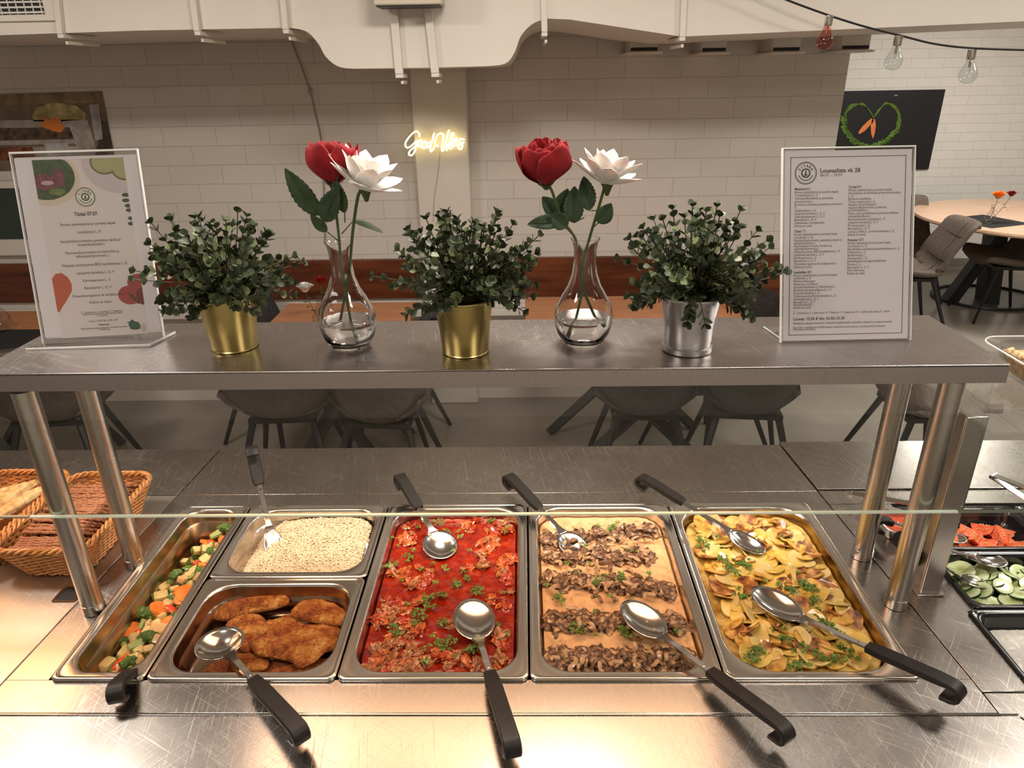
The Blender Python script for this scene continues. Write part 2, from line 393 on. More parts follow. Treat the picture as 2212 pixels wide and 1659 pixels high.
neon = T('neon_sign', 'glowing warm yellow neon sign reading Good Vibes on the white pilaster', 'neon sign', nz(1100,540))
o0 = neon.location
M_neon = mat('neon_tube', (1,.9,.5), .4, emit=(1,.80,.36), estr=3.5)
nb = MB()
for st in strokes: nb.tube([nz(*p)-o0 for p in [(q.x,q.y) for q in catmull([(x,y,0) for x,y in st], 5)]], .0042, 6)
nb.build('neon_tube', M_neon, neon)
out = [(560,560),(600,440),(740,320),(850,370),(960,430),(1040,350),(1180,330),(1330,270),(1440,330),(1560,420),(1640,490),(1600,660),(1480,700),(1250,730),(1160,700),(1030,720),(840,690),(760,790),(640,770),(620,650)]
ob = MB(); cc = [nz(q.x,q.y)-o0 for q in catmull([(x,y,0) for x,y in out], 4, True)]
ob.loft([[(p.x,.012,p.z) for p in cc],[(p.x,.017,p.z) for p in cc]], True, True); ob.build('acrylic_backing', M_acryl, neon)
MB().tube([nz(1180,720)-o0+Vector((0,.015,0)), nz(1160,950)-o0+Vector((0,.025,0)), nz(1080,1500)-o0+Vector((0,.026,0)), nz(1060,1900)-o0+Vector((0,.026,0))], .0018, 6).build('power_cord', mat('pale_cord', (.5,.47,.42), .5), neon)

# ------------------------------------------------ posters (flat)
def flat(t, name, m, pts, d, f):
    b = MB(); b.loft([[f(x, y, d) for x, y in pts], [f(x, y, d-.0004) for x, y in pts]], True, True); return b.build(name, m, t, smooth=False)
c0 = P(-160, 205, 1, WY); c1 = P(246, 339, 1, WY)
def F1(x, y, d): # pixel of photo to poster plane
    q = P(x, y, 1, WY-.004-d); return (q.x-pt.location.x, q.y-pt.location.y, q.z-pt.location.z)
pt = T('food_photo_poster', 'colour photo poster of a hot buffet hanging on the wall at far left', 'poster', P(60, 340, 1, WY-.002))
flat(pt, 'sheet', nmat('poster_brown', [(.3,(.10,.07,.045)),(.5,(.18,.13,.09)),(.75,(.26,.2,.14))], 9, 3, rough=.4), [(-330,212),(220,197),(252,362),(-290,378)], .002, F1)
pm = lambda nm, a, b_, s=30: nmat(nm, [(.35,a),(.65,b_)], s, 3, rough=.4)
flat(pt, 'picture_background', pm('poster_tan', (.16,.11,.06), (.34,.25,.13), 14), [(-330,212),(200,198),(206,222),(-320,236)], .004, F1)
flat(pt, 'picture_potatoes', pm('poster_potato', (.30,.24,.10), (.60,.50,.25), 22), [(70,250),(80,232),(110,222),(140,224),(165,228),(186,245),(184,258),(130,262),(72,262)], .005, F1)
flat(pt, 'picture_rim', pm('poster_steel', (.25,.22,.19), (.45,.42,.38), 12), [(-300,262),(188,258),(214,338),(60,345),(50,318),(168,316),(160,310),(-300,322)], .005, F1)
flat(pt, 'picture_meat', pm('poster_meat', (.035,.02,.012), (.14,.085,.05), 40), [(-300,280),(150,275),(160,300),(-300,312)], .006, F1)
flat(pt, 'picture_carrot', mat('poster_orange', (.75,.22,.04), .4), [(84,268),(96,262),(92,252),(108,260),(112,250),(120,258),(130,254),(132,266),(140,276),(132,286),(118,284),(98,277)], .007, F1)
flat(pt, 'picture_chafing_dish', pm('poster_dish', (.30,.30,.32), (.55,.56,.58), 12), [(95,312),(146,308),(152,336),(104,338)], .006, F1)
flat(pt, 'picture_sausages', pm('poster_sausage', (.08,.02,.012), (.28,.08,.04), 30), [(-300,322),(70,318),(78,345),(-290,352)], .006, F1)
flat(pt, 'picture_stand', pm('poster_stand', (.30,.28,.27), (.5,.48,.47), 12), [(192,226),(214,224),(222,300),(206,304)], .006, F1)
flat(pt, 'picture_gap', pm('poster_gap', (.04,.03,.025), (.08,.06,.05), 12), [(214,262),(232,262),(244,320),(226,338),(205,338),(212,310)], .0055, F1)

FY = 6.10
def F2(x, y, d):
    q = P(x, y, 1, FY-.02-d); return (q.x-pc.location.x, q.y-pc.location.y, q.z-pc.location.z)
pc = T('carrot_poster', 'black poster with two carrots and a heart of green carrot tops', 'poster', P(1920, 362, 1, FY-.002))
tl, tr, br, bl = P(1775,201,1,FY), P(2040,193,1,FY), P(2003,365,1,FY), P(1750,372,1,FY)
b = MB(); x0, x1, z0, z1 = 2.55, tr.x, br.z, tr.z
b.box(x0-pc.location.x, x1-pc.location.x, -.018, 0, z0-pc.location.z, z1-pc.location.z); b.build('board', mat('black_print', (.006,.006,.009), .5), pc)
M_cg = nmat('carrot_top_green', [(.3,(.06,.13,.02)),(.7,(.20,.34,.06))], 40, rough=.5)
M_co = mat('carrot_orange', (.80,.24,.07), .45)
for cp in ([(1887,258),(1889,262),(1880,270),(1868,283),(1856,290),(1854,286),(1862,274),(1874,262),(1882,256)],[(1884,258),(1890,257),(1892,270),(1890,286),(1886,300),(1882,290),(1881,272)]):
    flat(pc, 'carrot', M_co, cp, .002, F2)
gt = MB()
def ft(pts, r): gt.tube([Vector(F2(q.x, q.y, .004)) for q in catmull([(x,y,0) for x,y in pts], 6)], r, 4)
for k in range(5):
    ft([(1887,255),(1878-k,238-k),(1862,227-k),(1838+k,226+k*1.5),(1824+k,245),(1822+k*2,262)], .004)
    ft([(1887,255),(1895+k,240),(1912,226-k),(1930-k,226+k),(1943-k,245),(1945-k*2,268),(1938-k,285)], .004)
fr_ = [(1822,255),(1824,275),(1832,290),(1842,303),(1858,312),(1875,316),(1898,312),(1915,303),(1930,290),(1938,280)]
fr2 = catmull([(x,y,0) for x,y in fr_], 22)
for k, q in enumerate(fr2):
    for j in range(3):
        a = rnd.uniform(0,6.28); L = rnd.uniform(3,9)
        x1_, y1_ = q.x+math.cos(a)*L, q.y+math.sin(a)*L*.8
        gt.tube([Vector(F2(q.x+rnd.uniform(-3,3), q.y+rnd.uniform(-3,3), .004)), Vector(F2(x1_, y1_, .006))], .0035, 3)
gt.build('carrot_tops', M_cg, pc)
MB().box(3.36-pc.location.x,3.39-pc.location.x,-.0195,-.018,1.585-pc.location.z,1.595-pc.location.z).build('caption', mat('caption_grey', (.3,.3,.3), .5), pc)
dv = MB(); q = P(2105,192,1,FY-.005); MB().box(-.12,.12,-.004,.004,-.006,.006)
# ------------------------------------------------ string lights
sy = 1.93
sl = T('string_light_cable', 'dark festoon cable with bulb sockets crossing the upper right corner', 'string lights', P(1790,28,1,sy))
so = sl.location
pts = [P(x,y,1,sy) for x,y in ((1560,-60),(1660,-18),(1700,0),(1790,33),(1870,58),(1950,78),(2020,95),(2100,104),(2212,108),(2330,110),(2480,104))]
MB().tube([p-so for p in catmull(pts, 6)], .0035, 8).build('cable', M_blk, sl)
M_bulb = thin_glass('bulb_glass', (.90,.93,.93))
M_bulbp = thin_glass('pink_bulb_glass', (.95,.62,.58))
for i, (x, y, xb, yb, mt, lab) in enumerate(((1793,30,1783,80,M_bulbp,'pinkish glass bulb hanging highest on the string cable, leftmost of three'),(1943,74,1932,124,M_bulb,'clear glass bulb in the middle of the string cable, above the black poster'),(2101,104,2092,157,M_bulb,'clear glass bulb on the string cable nearest the right edge'))):
    a = P(x,y,1,sy); c = P(xb,yb,1,sy); L = (a-c).length
    t = T('light_bulb', lab, 'light bulb', a-Vector((0,0,.003)))
    d = (c-a).normalized(); t.rotation_euler = (-d).to_track_quat('Z','Y').to_euler()
    MB().lathe([(.0001,-.002),(.014,-.002),(.0145,-.03),(.013,-.034),(.0001,-.034)], seg=20).build('socket', mat('chrome', (.7,.68,.65), .15, 1), t)
    pr = [(.012,-.033),(.0135,-.042),(.019,-.055),(.027,-.070),(.030,-.083),(.028,-.098),(.020,-.108),(.010,-.113),(.0001,-.1145)]
    MB().lathe(pr, seg=24).build('glass_envelope', mt, t)
    MB().tube([(0,0,-.034),(0,0,-.06)], .004, 8).tube([(-.006,0,-.062),(0,0,-.078),(.006,0,-.062)], .0006, 4).build('filament', mat('filament', (.5,.4,.3), .3, 1), t)

# ------------------------------------------------ chairs and tables
def chair(name, label, loc, rz, fab, wide=.46, back=.42, leg=M_blk, seat_h=.45, bucket=.05, lean=.22, group=None):
    """front of the chair is local -Y ; origin on the floor under the seat centre"""
    t = T(name, label, 'chair', loc, rz, group)
    prof = [(-.235,seat_h-.01),(-.20,seat_h+.012),(-.10,seat_h),(.02,seat_h-.015),(.12,seat_h-.005),(.17,seat_h+.04),(.20,seat_h+.12),(.20+lean*.35,seat_h+.22),(.20+lean*.7,seat_h+.33),(.20+lean,seat_h+back)]
    pc_ = catmull([(a,b_,0) for a, b_ in prof], 3); n = len(pc_)-1
    def fn(u, v):
        p = pc_[min(n, int(round(v*n)))]; s = (u-.5)*2
        wv = wide/2*(1-.10*max(0, v-.6)/.4 - .25*max(0,v-.9)/.1*abs(s)**6*.3)
        if v < .1: wv *= .86+1.4*v
        up = bucket*abs(s)**2.5*(1 if v < .75 else max(0, (1-v)/.25))
        fw = -bucket*1.1*abs(s)**2.5*(0 if v < .45 else 1)
        return (s*wv, p.x+fw, p.y+up)
    sh = MB().grid(fn, 14, n).build('seat_shell', fab, t, solid=.035)
    sm = MB()
    for vv in (.62,.80): 
        l = [Vector(fn(u/12, vv))+Vector((0,-.019,0)) for u in range(1,12)]; sm.tube(l, .0022, 4)
    l = [Vector(fn(.5, v/20))+Vector((0,-.012,.014)) for v in range(8,20)]; sm.tube(l, .0022, 4)
    sm.build('seam', leg, sh)
    for sx, sy_ in ((-1,-1),(1,-1),(-1,1),(1,1)):
        MB().tube([(sx*.13, sy_*.10, seat_h-.02), (sx*.235, sy_*.225+(.02 if sy_>0 else 0), .003)], [.017,.011], 6).build('leg', leg, t)
    MB().box(-.15,.15,-.13,.13,seat_h-.045,seat_h-.022).build('seat_frame', leg, t)
    return t
def table(label, x0, x1, y0, y1, m=M_table, h=.75, legs=True):
    cx, cy = (x0+x1)/2, (y0+y1)/2; hx, hy = (x1-x0)/2, (y1-y0)/2
    t = T('dining_table', label, 'table', (cx, cy, 0))
    MB().box(-hx, hx, -hy, hy, h-.03, h).build('tabletop', m, t, bevel=.002)
    for sy_ in (-1, 1):
        y = sy_*(hy-.12)
        b = MB().tube([(-hx*.75,y,.0),(hx*.55,y,h-.032)], .035, 4, flat=(.7,1)); b.v=[(v[0],v[1],max(v[2],.001)) for v in b.v]; b.build('leg', M_blk, t)
        b = MB().tube([(hx*.75,y+.05,.0),(-hx*.55,y+.05,h-.032)], .035, 4, flat=(.7,1)); b.v=[(v[0],v[1],max(v[2],.001)) for v in b.v]; b.build('leg', M_blk, t)
    return t
table('rectangular orange-brown dining table by the wall, between the gold pot and pilaster', -1.24, -.56, 1.92, 2.66)
table('rectangular orange-brown dining table by the wall, behind the silver pot', .0, 1.06, 1.92, 2.72)
table('rectangular orange-brown dining table at the left edge, with a black placemat', -2.95, -2.12, 1.80, 2.58)
chair('dining_chair', 'dark brown padded chair seen from behind under the shelf, left of the left pair', (-1.12,2.10,0), PI+.05, M_brownf, wide=.54, seat_h=.44, bucket=.10)
chair('dining_chair', 'brown padded chair seen from behind under the shelf, right of the pair', (-.66,2.06,0), PI-.1, M_brownf, wide=.42, seat_h=.43, bucket=.10)
chair('dining_chair', 'dark grey padded chair seen from behind under the shelf, left of the right pair', (.54,2.10,0), PI, M_dark, wide=.46, seat_h=.44, bucket=.10)
chair('dining_chair', 'dark grey padded chair seen from behind under the shelf, right of the right pair', (1.01,2.10,0), PI-.1, M_dark, wide=.42, seat_h=.44, bucket=.10)
chair('dining_chair', 'black felt chair at the left end of the table behind the left gold pot', (-1.32,2.58,0), R(60), M_dark, wide=.42, seat_h=.44, lean=.12, back=.35)
chair('dining_chair', 'black chair seen edge-on right of the table beside the pilaster', (-.70,2.5,0), R(-95), M_dark, wide=.40, seat_h=.44, lean=.14, back=.33)
chair('dining_chair', 'black chair beside the right menu stand at the end of the right table', (.92,2.38,0), R(-60), M_dark, wide=.46, seat_h=.44, lean=.10, back=.40)
chair('dining_chair', 'dark brown padded chair at far left beyond the bread baskets', (-2.2,2.08,0), PI+.1, M_brownf, wide=.50, seat_h=.44, bucket=.08)
chair('dining_chair', 'taupe chair facing right, its rounded seat showing behind the right-hand posts', (1.80,2.05,0), R(90), M_taupe, wide=.44, seat_h=.45, back=.34, lean=.10)
# far room: round table with its chairs
rt = T('round_table', 'large round light wood table on a black pedestal in the far room', 'table', (3.93, 4.72, 0))
MB().lathe([(.0001,.722),(.80,.722),(.815,.735),(.81,.75),(.0001,.75)], seg=64).build('tabletop', M_table2, rt, angle=20)
MB().obox((0,.32,.36),(.05,0,0),(0,.09,0),(.03,.12,.36)).build('leg', M_blk, rt)
MB().obox((.28,.20,.36),(.05,0,0),(0,.05,0),(-.22,-.12,.36)).build('leg', M_blk, rt)
MB().obox((-.10,.30,.36),(.05,0,0),(0,.05,0),(.22,.06,.355)).build('leg', M_blk, rt)
ring = MB().tube([(.42*math.cos(2*PI*k/40)+.02, .30+.36*math.sin(2*PI*k/40), .012) for k in range(41)], .014, 6); ring.build('base_ring', M_blk, rt)
MB().lathe([(.0001,.001),(.41,.001),(.41,.006),(.0001,.006)], (.02,.30,0), seg=40).build('base_plate', mat('grey_base', (.10,.10,.10), .3), rt)
chair('dining_chair', 'taupe chair behind the round table, its back above the tabletop', (3.22,5.05,0), R(8), M_taupe, wide=.50, back=.37, lean=.08)
chair('dining_chair', 'taupe chair turned sideways in front of the round table', (2.86,4.28,0), R(-97), M_taupe, wide=.44, back=.36, lean=.16)
chair('dining_chair', 'taupe chair cut by the right photo edge at the round table', (3.72,4.56,0), R(-98), M_taupe, wide=.50, back=.37, lean=.14)
def small_vase(loc, s=1.0, label='', water=True):
    t = T('bud_vase', label, 'vase', loc)
    pr = [(.0001,.002),(.022,.001),(.036,.012),(.043,.032),(.040,.052),(.024,.078),(.013,.10),(.012,.13),(.016,.15)]
    pr = [(r*s, z*s) for r, z in pr]; MB().lathe(pr+[(r-.002 if r > .003 else r, z+.003) for r, z in reversed(pr)], seg=24).build('glass_body', M_acryl, t); return t
# ================================================================== counter
CZ = .90
def slab(name, label, poly, m=M_counter, th=.035, z=CZ, cat='counter', bev=.0015):
    cx = sum(p[0] for p in poly)/len(poly); cy = sum(p[1] for p in poly)/len(poly)
    t = T(name, label, cat, (cx, cy, 0)); pl = [(a-cx, b_-cy) for a, b_ in poly]
    MB().prism(pl, 2, z-th, z).build('top_panel', m, t, bevel=bev)
    return t, cx, cy
M_cab = nmat('cabinet_front', [(.3,(.30,.28,.26)),(.7,(.34,.32,.30))], 3, rough=.4)
# middle unit with the hot well : a frame of four panels around the opening
ct = T('hot_food_counter', 'brushed steel counter unit in the middle holding the six hot food pans', 'counter', (-.08, .38, 0))
g = .0012
def cbuild(polys, name, m, par, off, th, z, **k):
    mb = MB()
    for pl in polys: mb.prism([(a-off[0], b_-off[1]) for a, b_ in pl], 2, z-th, z)
    return mb.build(name, m, par, **k)
lx = lambda y: -.905+(y+.06)*.066      # seam to the left unit
rx = lambda y: .744-(y+.06)*.062       # seam to the right unit
fy = -.064
wellx0, wellx1 = -.826, .652
fr_polys = [[(lx(fy)+g,fy+g),(rx(fy)-g,fy+g),(rx(.006),.006),(lx(.006),.006)]]
ob = cbuild(fr_polys, 'front_panel', M_counter, ct, (-.08,.38), .035, CZ, bevel=.001)
cbuild([[(lx(.006)+g,.006),(wellx0,.006),(wellx0,.524),(lx(.524)+g,.524)]], 'left_panel', M_counter, ct, (-.08,.38), .035, CZ)
cbuild([[(wellx1,.006),(rx(.006)-g,.006),(rx(.524)-g,.524),(wellx1,.524)]], 'right_panel', M_counter, ct, (-.08,.38), .035, CZ)
cbuild([[(lx(.524)+g,.524),(rx(.524)-g,.524),(rx(.585)-g,.585),(lx(.585)+g,.585)]], 'rear_panel', M_counter, ct, (-.08,.38), .035, CZ)
cbuild([[(lx(.586)+g,.5865),(rx(.586)-g,.5865),(rx(.82)-g,.82),(lx(.82)+g,.82)]], 'back_ledge', M_counter, ct, (-.08,.38), .035, CZ, bevel=.0006)
wl = MB(); wl.loft([[(x+.08,y-.38,z) for x,y,z in rrect(wellx0,wellx1,.006,.524,.01,CZ-.002,2)],[(x+.08,y-.38,z) for x,y,z in rrect(wellx0,wellx1,.006,.524,.01,CZ-.2,2)]], False, True)
wl.build('well_basin', steel('well_steel', (.30,.28,.26), .35, scratch=0), ct)
MB().box(-.80,.80,-.40,.40,.10,.70).build('cabinet', M_cab, ct)
MB().box(-.74,.74,-.36,.36,0,.10).build('plinth', M_blk, ct)
# tray rail
t, cx, cy = slab('tray_rail', 'wide brushed steel tray rail along the front of the counter', [(-2.2,-.62),(1.0,-.62),(.772,-.0665),(-2.2,-.0665)], z=CZ-.001)
MB().box(-2.2-cx,.772-cx,-.0665-cy,-.0645-cy,CZ-.03,CZ+.0012).build('edge_strip', M_spoon, t)
MB().box(-1.2,.6,.05,.27,0,.865).build('front_support', M_cab, t)
# left unit
M_counter2 = steel('hot_plate_steel', (.56,.51,.46), .42)
t, cx, cy = slab('bread_counter', 'brushed steel counter unit on the left carrying the bread baskets', [(-2.2,-.062),(lx(-.062)-.002,-.062),(lx(.585)-.002,.585),(-2.2,.585)], m=M_counter2)
MB().prism([(-2.2-cx,.588-cy),(lx(.588)-.002-cx,.588-cy),(lx(.82)-.002-cx,.82-cy),(-2.2-cx,.82-cy)], 2, CZ-.035, CZ).build('back_ledge', M_counter, t, bevel=.0006)
fr_ = MB(); fr_.loft([rrect(-.943-cx,-.893-cx,.200-cy,.250-cy,.006,CZ+.0008,3), rrect(-.937-cx,-.899-cx,.206-cy,.244-cy,.004,CZ+.0012,3)]); fr_.build('slot_frame', M_spoon, t)
MB().loft([rrect(-.937-cx,-.899-cx,.206-cy,.244-cy,.004,CZ+.0006,3)], False, True).build('slot', M_blk, t)
MB().box(-.6,.4,-.25,.25,.0,.865).build('cabinet', M_cab, t)
# right unit with a cold well
t, cx, cy = slab('salad_counter', 'brushed steel counter unit on the right holding the black salad containers', [(rx(-.02)+.002,-.02),(.826,-.02),(.826,.169),(.842,.171),(.842,.347),(.853,.349),(.853,.53),(rx(.53)+.002,.53)])
MB().prism([(rx(.53)+.002-cx,.531-cy),(2.2-cx,.531-cy),(2.2-cx,.588-cy),(rx(.588)+.002-cx,.588-cy)], 2, CZ-.035, CZ).build('rear_panel', M_counter, t)
MB().prism([(rx(.59)+.002-cx,.591-cy),(2.2-cx,.591-cy),(2.2-cx,.83-cy),(rx(.83)+.002-cx,.83-cy)], 2, CZ-.030, CZ+.004).build('back_ledge', M_counter, t, bevel=.001)
MB().prism([(.776-cx,-.0685-cy),(1.004-cx,-.62-cy),(2.2-cx,-.62-cy),(2.2-cx,-.022-cy),(rx(-.022)+.002-cx,-.022-cy),(rx(-.06)+.002-cx,-.0685-cy)], 2, CZ-.035, CZ-.001).build('front_panel', M_counter, t, bevel=.001)
wl = MB().box(.82-cx,2.2-cx,-.02-cy,.53-cy,CZ-.26,CZ-.25); wl.build('well_floor', M_blk, t)
MB().box(.05,1.2,-.2,.3,.0,.60).build('cabinet', M_cab, t)
# ------------------------------------------------------------------ gastronorm pans
def pan(label, x0, x1, y0, y1, depth=.065, inner=None, rim=.0165, rc=.055, cat='food pan', name='food_pan', m=None, z=CZ+.003):
    cx, cy = (x0+x1)/2, (y0+y1)/2; hx, hy = (x1-x0)/2, (y1-y0)/2
    t = T(name, label, cat, (cx, cy, z))
    def L(ins, zz, r): return rrect(-hx+ins, hx-ins, -hy+ins, hy-ins, r, zz, 8)
    loops = [L(.0015,-.003,.010), L(0,-.001,.012), L(0,.002,.012), L(.0015,.0042,.012), L(.0045,.0045,.014), L(.006,.0030,.016), L(.009,.0028,.020),
             L(rim-.001,.0030,rc), L(rim+.002,.0018,rc), L(rim+.0035,-.003,rc), L(rim+.007,-.022,rc-.004), L(rim+.008,-.026,rc-.004), L(rim+.0105,-.028,rc-.006), L(rim+.013,-depth+.014,rc-.006), L(rim+.017,-depth+.004,rc-.008), L(rim+.028,-depth,rc-.016)]
    mb = MB(); mb.loft(loops[:10]); mb.build('rim', m or M_pan, t, angle=60)
    mb = MB(); mb.loft(loops[9:], False, True); mb.build('basin', inner or M_pan, t, angle=60)
    return t
s3 = .3285
VEG = (-2*s3-.164, -2*s3-.002, 0, .53)
CHK = (-2*s3+.0015, -s3-.0015, 0, .264); RIC = (-2*s3+.0015, -s3-.0015, .266, .53)
RED = (-s3+.0015, -.0015, 0, .53); MUS = (.0015, s3-.0015, 0, .53); POT = (s3+.0015, 2*s3-.0015, 0, .53)
M_panoil = nmat('oily_pan_steel', [(.35,(.30,.20,.11)),(.6,(.55,.45,.33))], 6, 4, rough=.26, metal=1)
pan('narrow steel pan of mixed vegetables at the left end of the row', *VEG, depth=.095, inner=M_panoil, rc=.042)
pan('half-size steel pan in front holding breaded cutlets', *CHK, inner=nmat('greasy_pan_steel', [(.35,(.22,.12,.07)),(.62,(.46,.36,.28))], 8, 4, rough=.22, metal=1))
pan('half-size steel pan at the back heaped with white rice', *RIC)
pan('full-size steel pan of red meat stew in the middle of the row', *RED)
pan('full-size steel pan of patties in pale mushroom sauce', *MUS)
pan('full-size steel pan of sliced potato gratin at the right end of the row', *POT, inner=nmat('yellow_stained_pan', [(.35,(.42,.28,.10)),(.65,(.66,.52,.30))], 5, 3, rough=.28, metal=1), rc=.075)
# maker's stamp dots on the corner of the potato pan rim are pressed letters in the photo: small relief
# ------------------------------------------------------------------ gantry shelf
SZ = 1.414; GX0, GX1, GY0, GY1 = -.892, .753, .140, .385
ga = T('serving_gantry', 'brushed steel gantry shelf on four round posts with a sneeze guard pane', 'serving shelf', (-.07, .25, CZ))
OX, OY, OZ = -.07, .25, CZ
def gb(mb, name, m, **k):
    mb.v = [(v[0]-OX, v[1]-OY, v[2]-OZ) for v in mb.v]; return mb.build(name, m, ga, **k)
mb = MB().box(GX0,GX1,GY0,GY1,SZ-.003,SZ); gb(mb, 'shelf_top', M_shelf, bevel=.0012)
mb = MB().box(GX0,GX1,GY0,GY0+.0025,SZ-.031,SZ-.0031).box(GX0,GX1,GY1-.0025,GY1,SZ-.031,SZ-.0031).box(GX0,GX0+.0025,GY0+.0026,GY1-.0026,SZ-.031,SZ-.0031).box(GX1-.0025,GX1,GY0+.0026,GY1-.0026,SZ-.031,SZ-.0031); gb(mb, 'shelf_lip', M_shelf)
mb = MB().box(-.62,.52,.18,.29,SZ-.045,SZ-.031); gb(mb, 'lamp_housing', M_shelf, bevel=.002)
for px, py in ((-.842,.178),(-.830,.316),(.700,.187),(.700,.334)):
    mb = MB().lathe([(.0195,.0012),(.0195,.47)], (px,py,CZ), 32); pst = gb(mb, 'post', M_post)
    mb = MB().lathe([(.0203,.001),(.0203,.022),(.0197,.0222)], (px,py,CZ), 32); gb(mb, 'post_collar', M_post)
gy = GY0+.012
bot = P(1100,1114,1,gy).z
mb = MB().box(-.885,.745,gy,gy+.006,bot+.003,SZ-.032); gb(mb, 'glass_pane', M_pane, smooth=False)
mb = MB().box(-.885,.745,gy,gy+.006,bot,bot+.003); gb(mb, 'glass_edge', M_edge)
# neighbours' glass
M_edge_unlit = mat('glass_edge_unlit', (.22,.24,.20), .15, spec=.8)  # darker copy of the glass edge, lack of lamp light painted in
t = T('sneeze_guard', 'glass sneeze guard over the salad containers at the right edge', 'sneeze guard', (1.45, gy, bot))
MB().box(-.70,.7,0,.006,0,.003).build('glass_edge', M_edge_unlit, t)
MB().box(-.70,.7,0,.006,.003,.20).build('glass_pane', M_pane, t, smooth=False)
t = T('sneeze_guard', 'glass sneeze guard over the bread counter at the left edge', 'sneeze guard', (-1.4, gy, bot))
MB().box(-.7,.512,0,.006,.003,.25).build('glass_pane', M_pane, t, smooth=False); MB().box(-.7,.512,0,.006,0,.003).build('glass_edge', M_edge_unlit, t)
MB().box(-.7,.16,-.012,.42,.25,.282).build('shelf', M_shelf, t)
# salad gantry: square post, glass shelf
sg = T('salad_gantry', 'salad counter stand with a square steel post and a glass shelf', 'serving shelf', (.779, .235, CZ))
MB().box(-.020,.020,-.020,.020,.001,.385).build('square_post', M_post, sg, bevel=.003)
MB().prism([(-.026,-.026),(.026,-.026),(.026,.026),(-.026,.026)], 2, .0005, .004).build('base_flange', M_post, sg, bevel=.001)
MB().box(-.02,1.2,-.09,.27,.386,.392).build('glass_shelf', M_pane, sg, smooth=False)
a = P(2140,822,1,.152); c = P(2250,1010,1,.152)
mb = MB().box(a.x+.012-.779, 1.2, -.085, -.080, .226, .385); mb.build('front_glass', M_pane, sg, smooth=False)
# ------------------------------------------------------------------ spoons
def spoon(label, bowl, end, grip=.44, br=(.043,.031), dp_=.012, neck=.03, hook=-1, tilt=0, name='serving_spoon', roll=0, bend=.0):
    """bowl centre and handle end in world; bowl rim level"""
    B = Vector(bowl); E = Vector(end); d = E-B; L = d.length; hd = Vector((d.x, d.y, 0)).normalized()
    t = T(name, label, 'serving utensil', B, math.atan2(hd.y, hd.x))
    rise = d.z; hl = math.hypot(d.x, d.y)
    cr, sr = math.cos(roll), math.sin(roll)
    def W(x, y, z): return (x, y*cr-z*sr, y*sr+z*cr)
    # bowl
    nu, nv = 24, 7; loops = []
    for j in range(nv+1):
        r = j/nv; l = []
        for k in range(nu):
            a = 2*PI*k/nu; x = math.cos(a); eg = 1+.10*(-x)*0
            px_ = br[0]*r*x*eg; py_ = br[1]*r*math.sin(a)
            z = -dp_*(1-r**2.2)
            z += tilt*px_
            l.append(W(px_, py_, z))
        loops.append(l)
    mb = MB(); mb.loft(list(reversed(loops)), False, True)
    o = mb.build('bowl', M_spoon, t, solid=.0016, fix=True, angle=80)
    # stem
    def pt_(f):
        x = br[0]*.93+(hl-br[0]*.93)*f; z = tilt*br[0]*.93+(rise-tilt*br[0]*.93)*(f**(1+bend)); return (x, 0, z)
    n = 10; mb = MB(); loops = []
    for i in range(n+1):
        f = i/n*(grip+.04); p = pt_(f); wd = .0064+.008*max(0, 1-f/.10)**2 ; th = .0016+.002*math.sin(min(1, f*4)*PI)
        zz = .0008
        loops.append([(p[0],-wd,p[2]-th+zz),(p[0],wd,p[2]-th+zz),(p[0],wd*.8,p[2]+th+zz),(p[0],-wd*.8,p[2]+th+zz)])
    mb.loft(loops, True, True); mb.build('stem', M_spoon, t, angle=50)
    # grip with hook
    gl = [pt_(grip+(1-grip)*i/6) for i in range(7)]
    e = Vector(gl[-1]); dr = (Vector(gl[-1])-Vector(gl[-2])).normalized(); nn = Vector((-dr.z, 0, dr.x))*hook
    hk = [e+dr*(.013*math.sin(a))+nn*(.013*(1-math.cos(a))) for a in (R(30),R(60),R(90),R(120),R(150),R(180))]
    hk += [hk[-1]-dr*.008, hk[-1]-dr*.014]
    pts_ = [Vector(p) for p in gl]+hk; mb = MB(); loops = []
    for i, p in enumerate(pts_):
        a = (pts_[min(i+1,len(pts_)-1)]-pts_[max(0,i-1)]).normalized(); q = Vector((-a.z,0,a.x))
        wd = .0138 if i > 0 else .0105; th = .0060 if i < 6 else .0040; 
        loops.append([p+Vector((0,wd*.85,0))+q*th, p+Vector((0,wd,0))+q*th*.3, p+Vector((0,wd,0))-q*th*.6, p+Vector((0,wd*.8,0))-q*th, p-Vector((0,wd*.8,0))-q*th, p-Vector((0,wd,0))-q*th*.6, p-Vector((0,wd,0))+q*th*.3, p+Vector((0,-wd*.85,0))+q*th])
    mb.loft(loops, True, True); go = mb.build('grip', M_black, t, angle=40)
    # raised oval line on the grip
    g0_, g1_ = Vector(gl[1]), Vector(gl[5]); q = Vector((-dr.z,0,dr.x))
    ov = []
    for k in range(24):
        a = 2*PI*k/24; u = math.cos(a); ov.append((g0_+g1_)/2+dr*((g1_-g0_).length*.5-.005)*(abs(u)**.5*(1 if u>0 else -1))+Vector((0,.0062*(abs(math.sin(a))**.5*(1 if math.sin(a)>0 else -1)),0))+q*.0053)
    MB().tube(ov+[ov[0]], .0005, 4).build('grip_groove', M_blackgloss, go)
    mb = MB(); p = Vector(pt_(grip*.88)); mb.lathe([(.0001,.0035),(.0025,.0032),(.003,.0022)], p, 12); mb.build('rivet', M_spoon, t)
    return t
spoon('round steel serving spoon lying over the breaded cutlets', P(474,1388,2,.902), P(640,1568,2,.948), grip=.40, br=(.045,.043), dp_=.018, tilt=.06)
spoon('steel serving spoon at the front of the red stew, bowl facing up', P(1024,1336,2,.906), P(1103,1595,2,.950), grip=.40, br=(.052,.039), tilt=-.06)
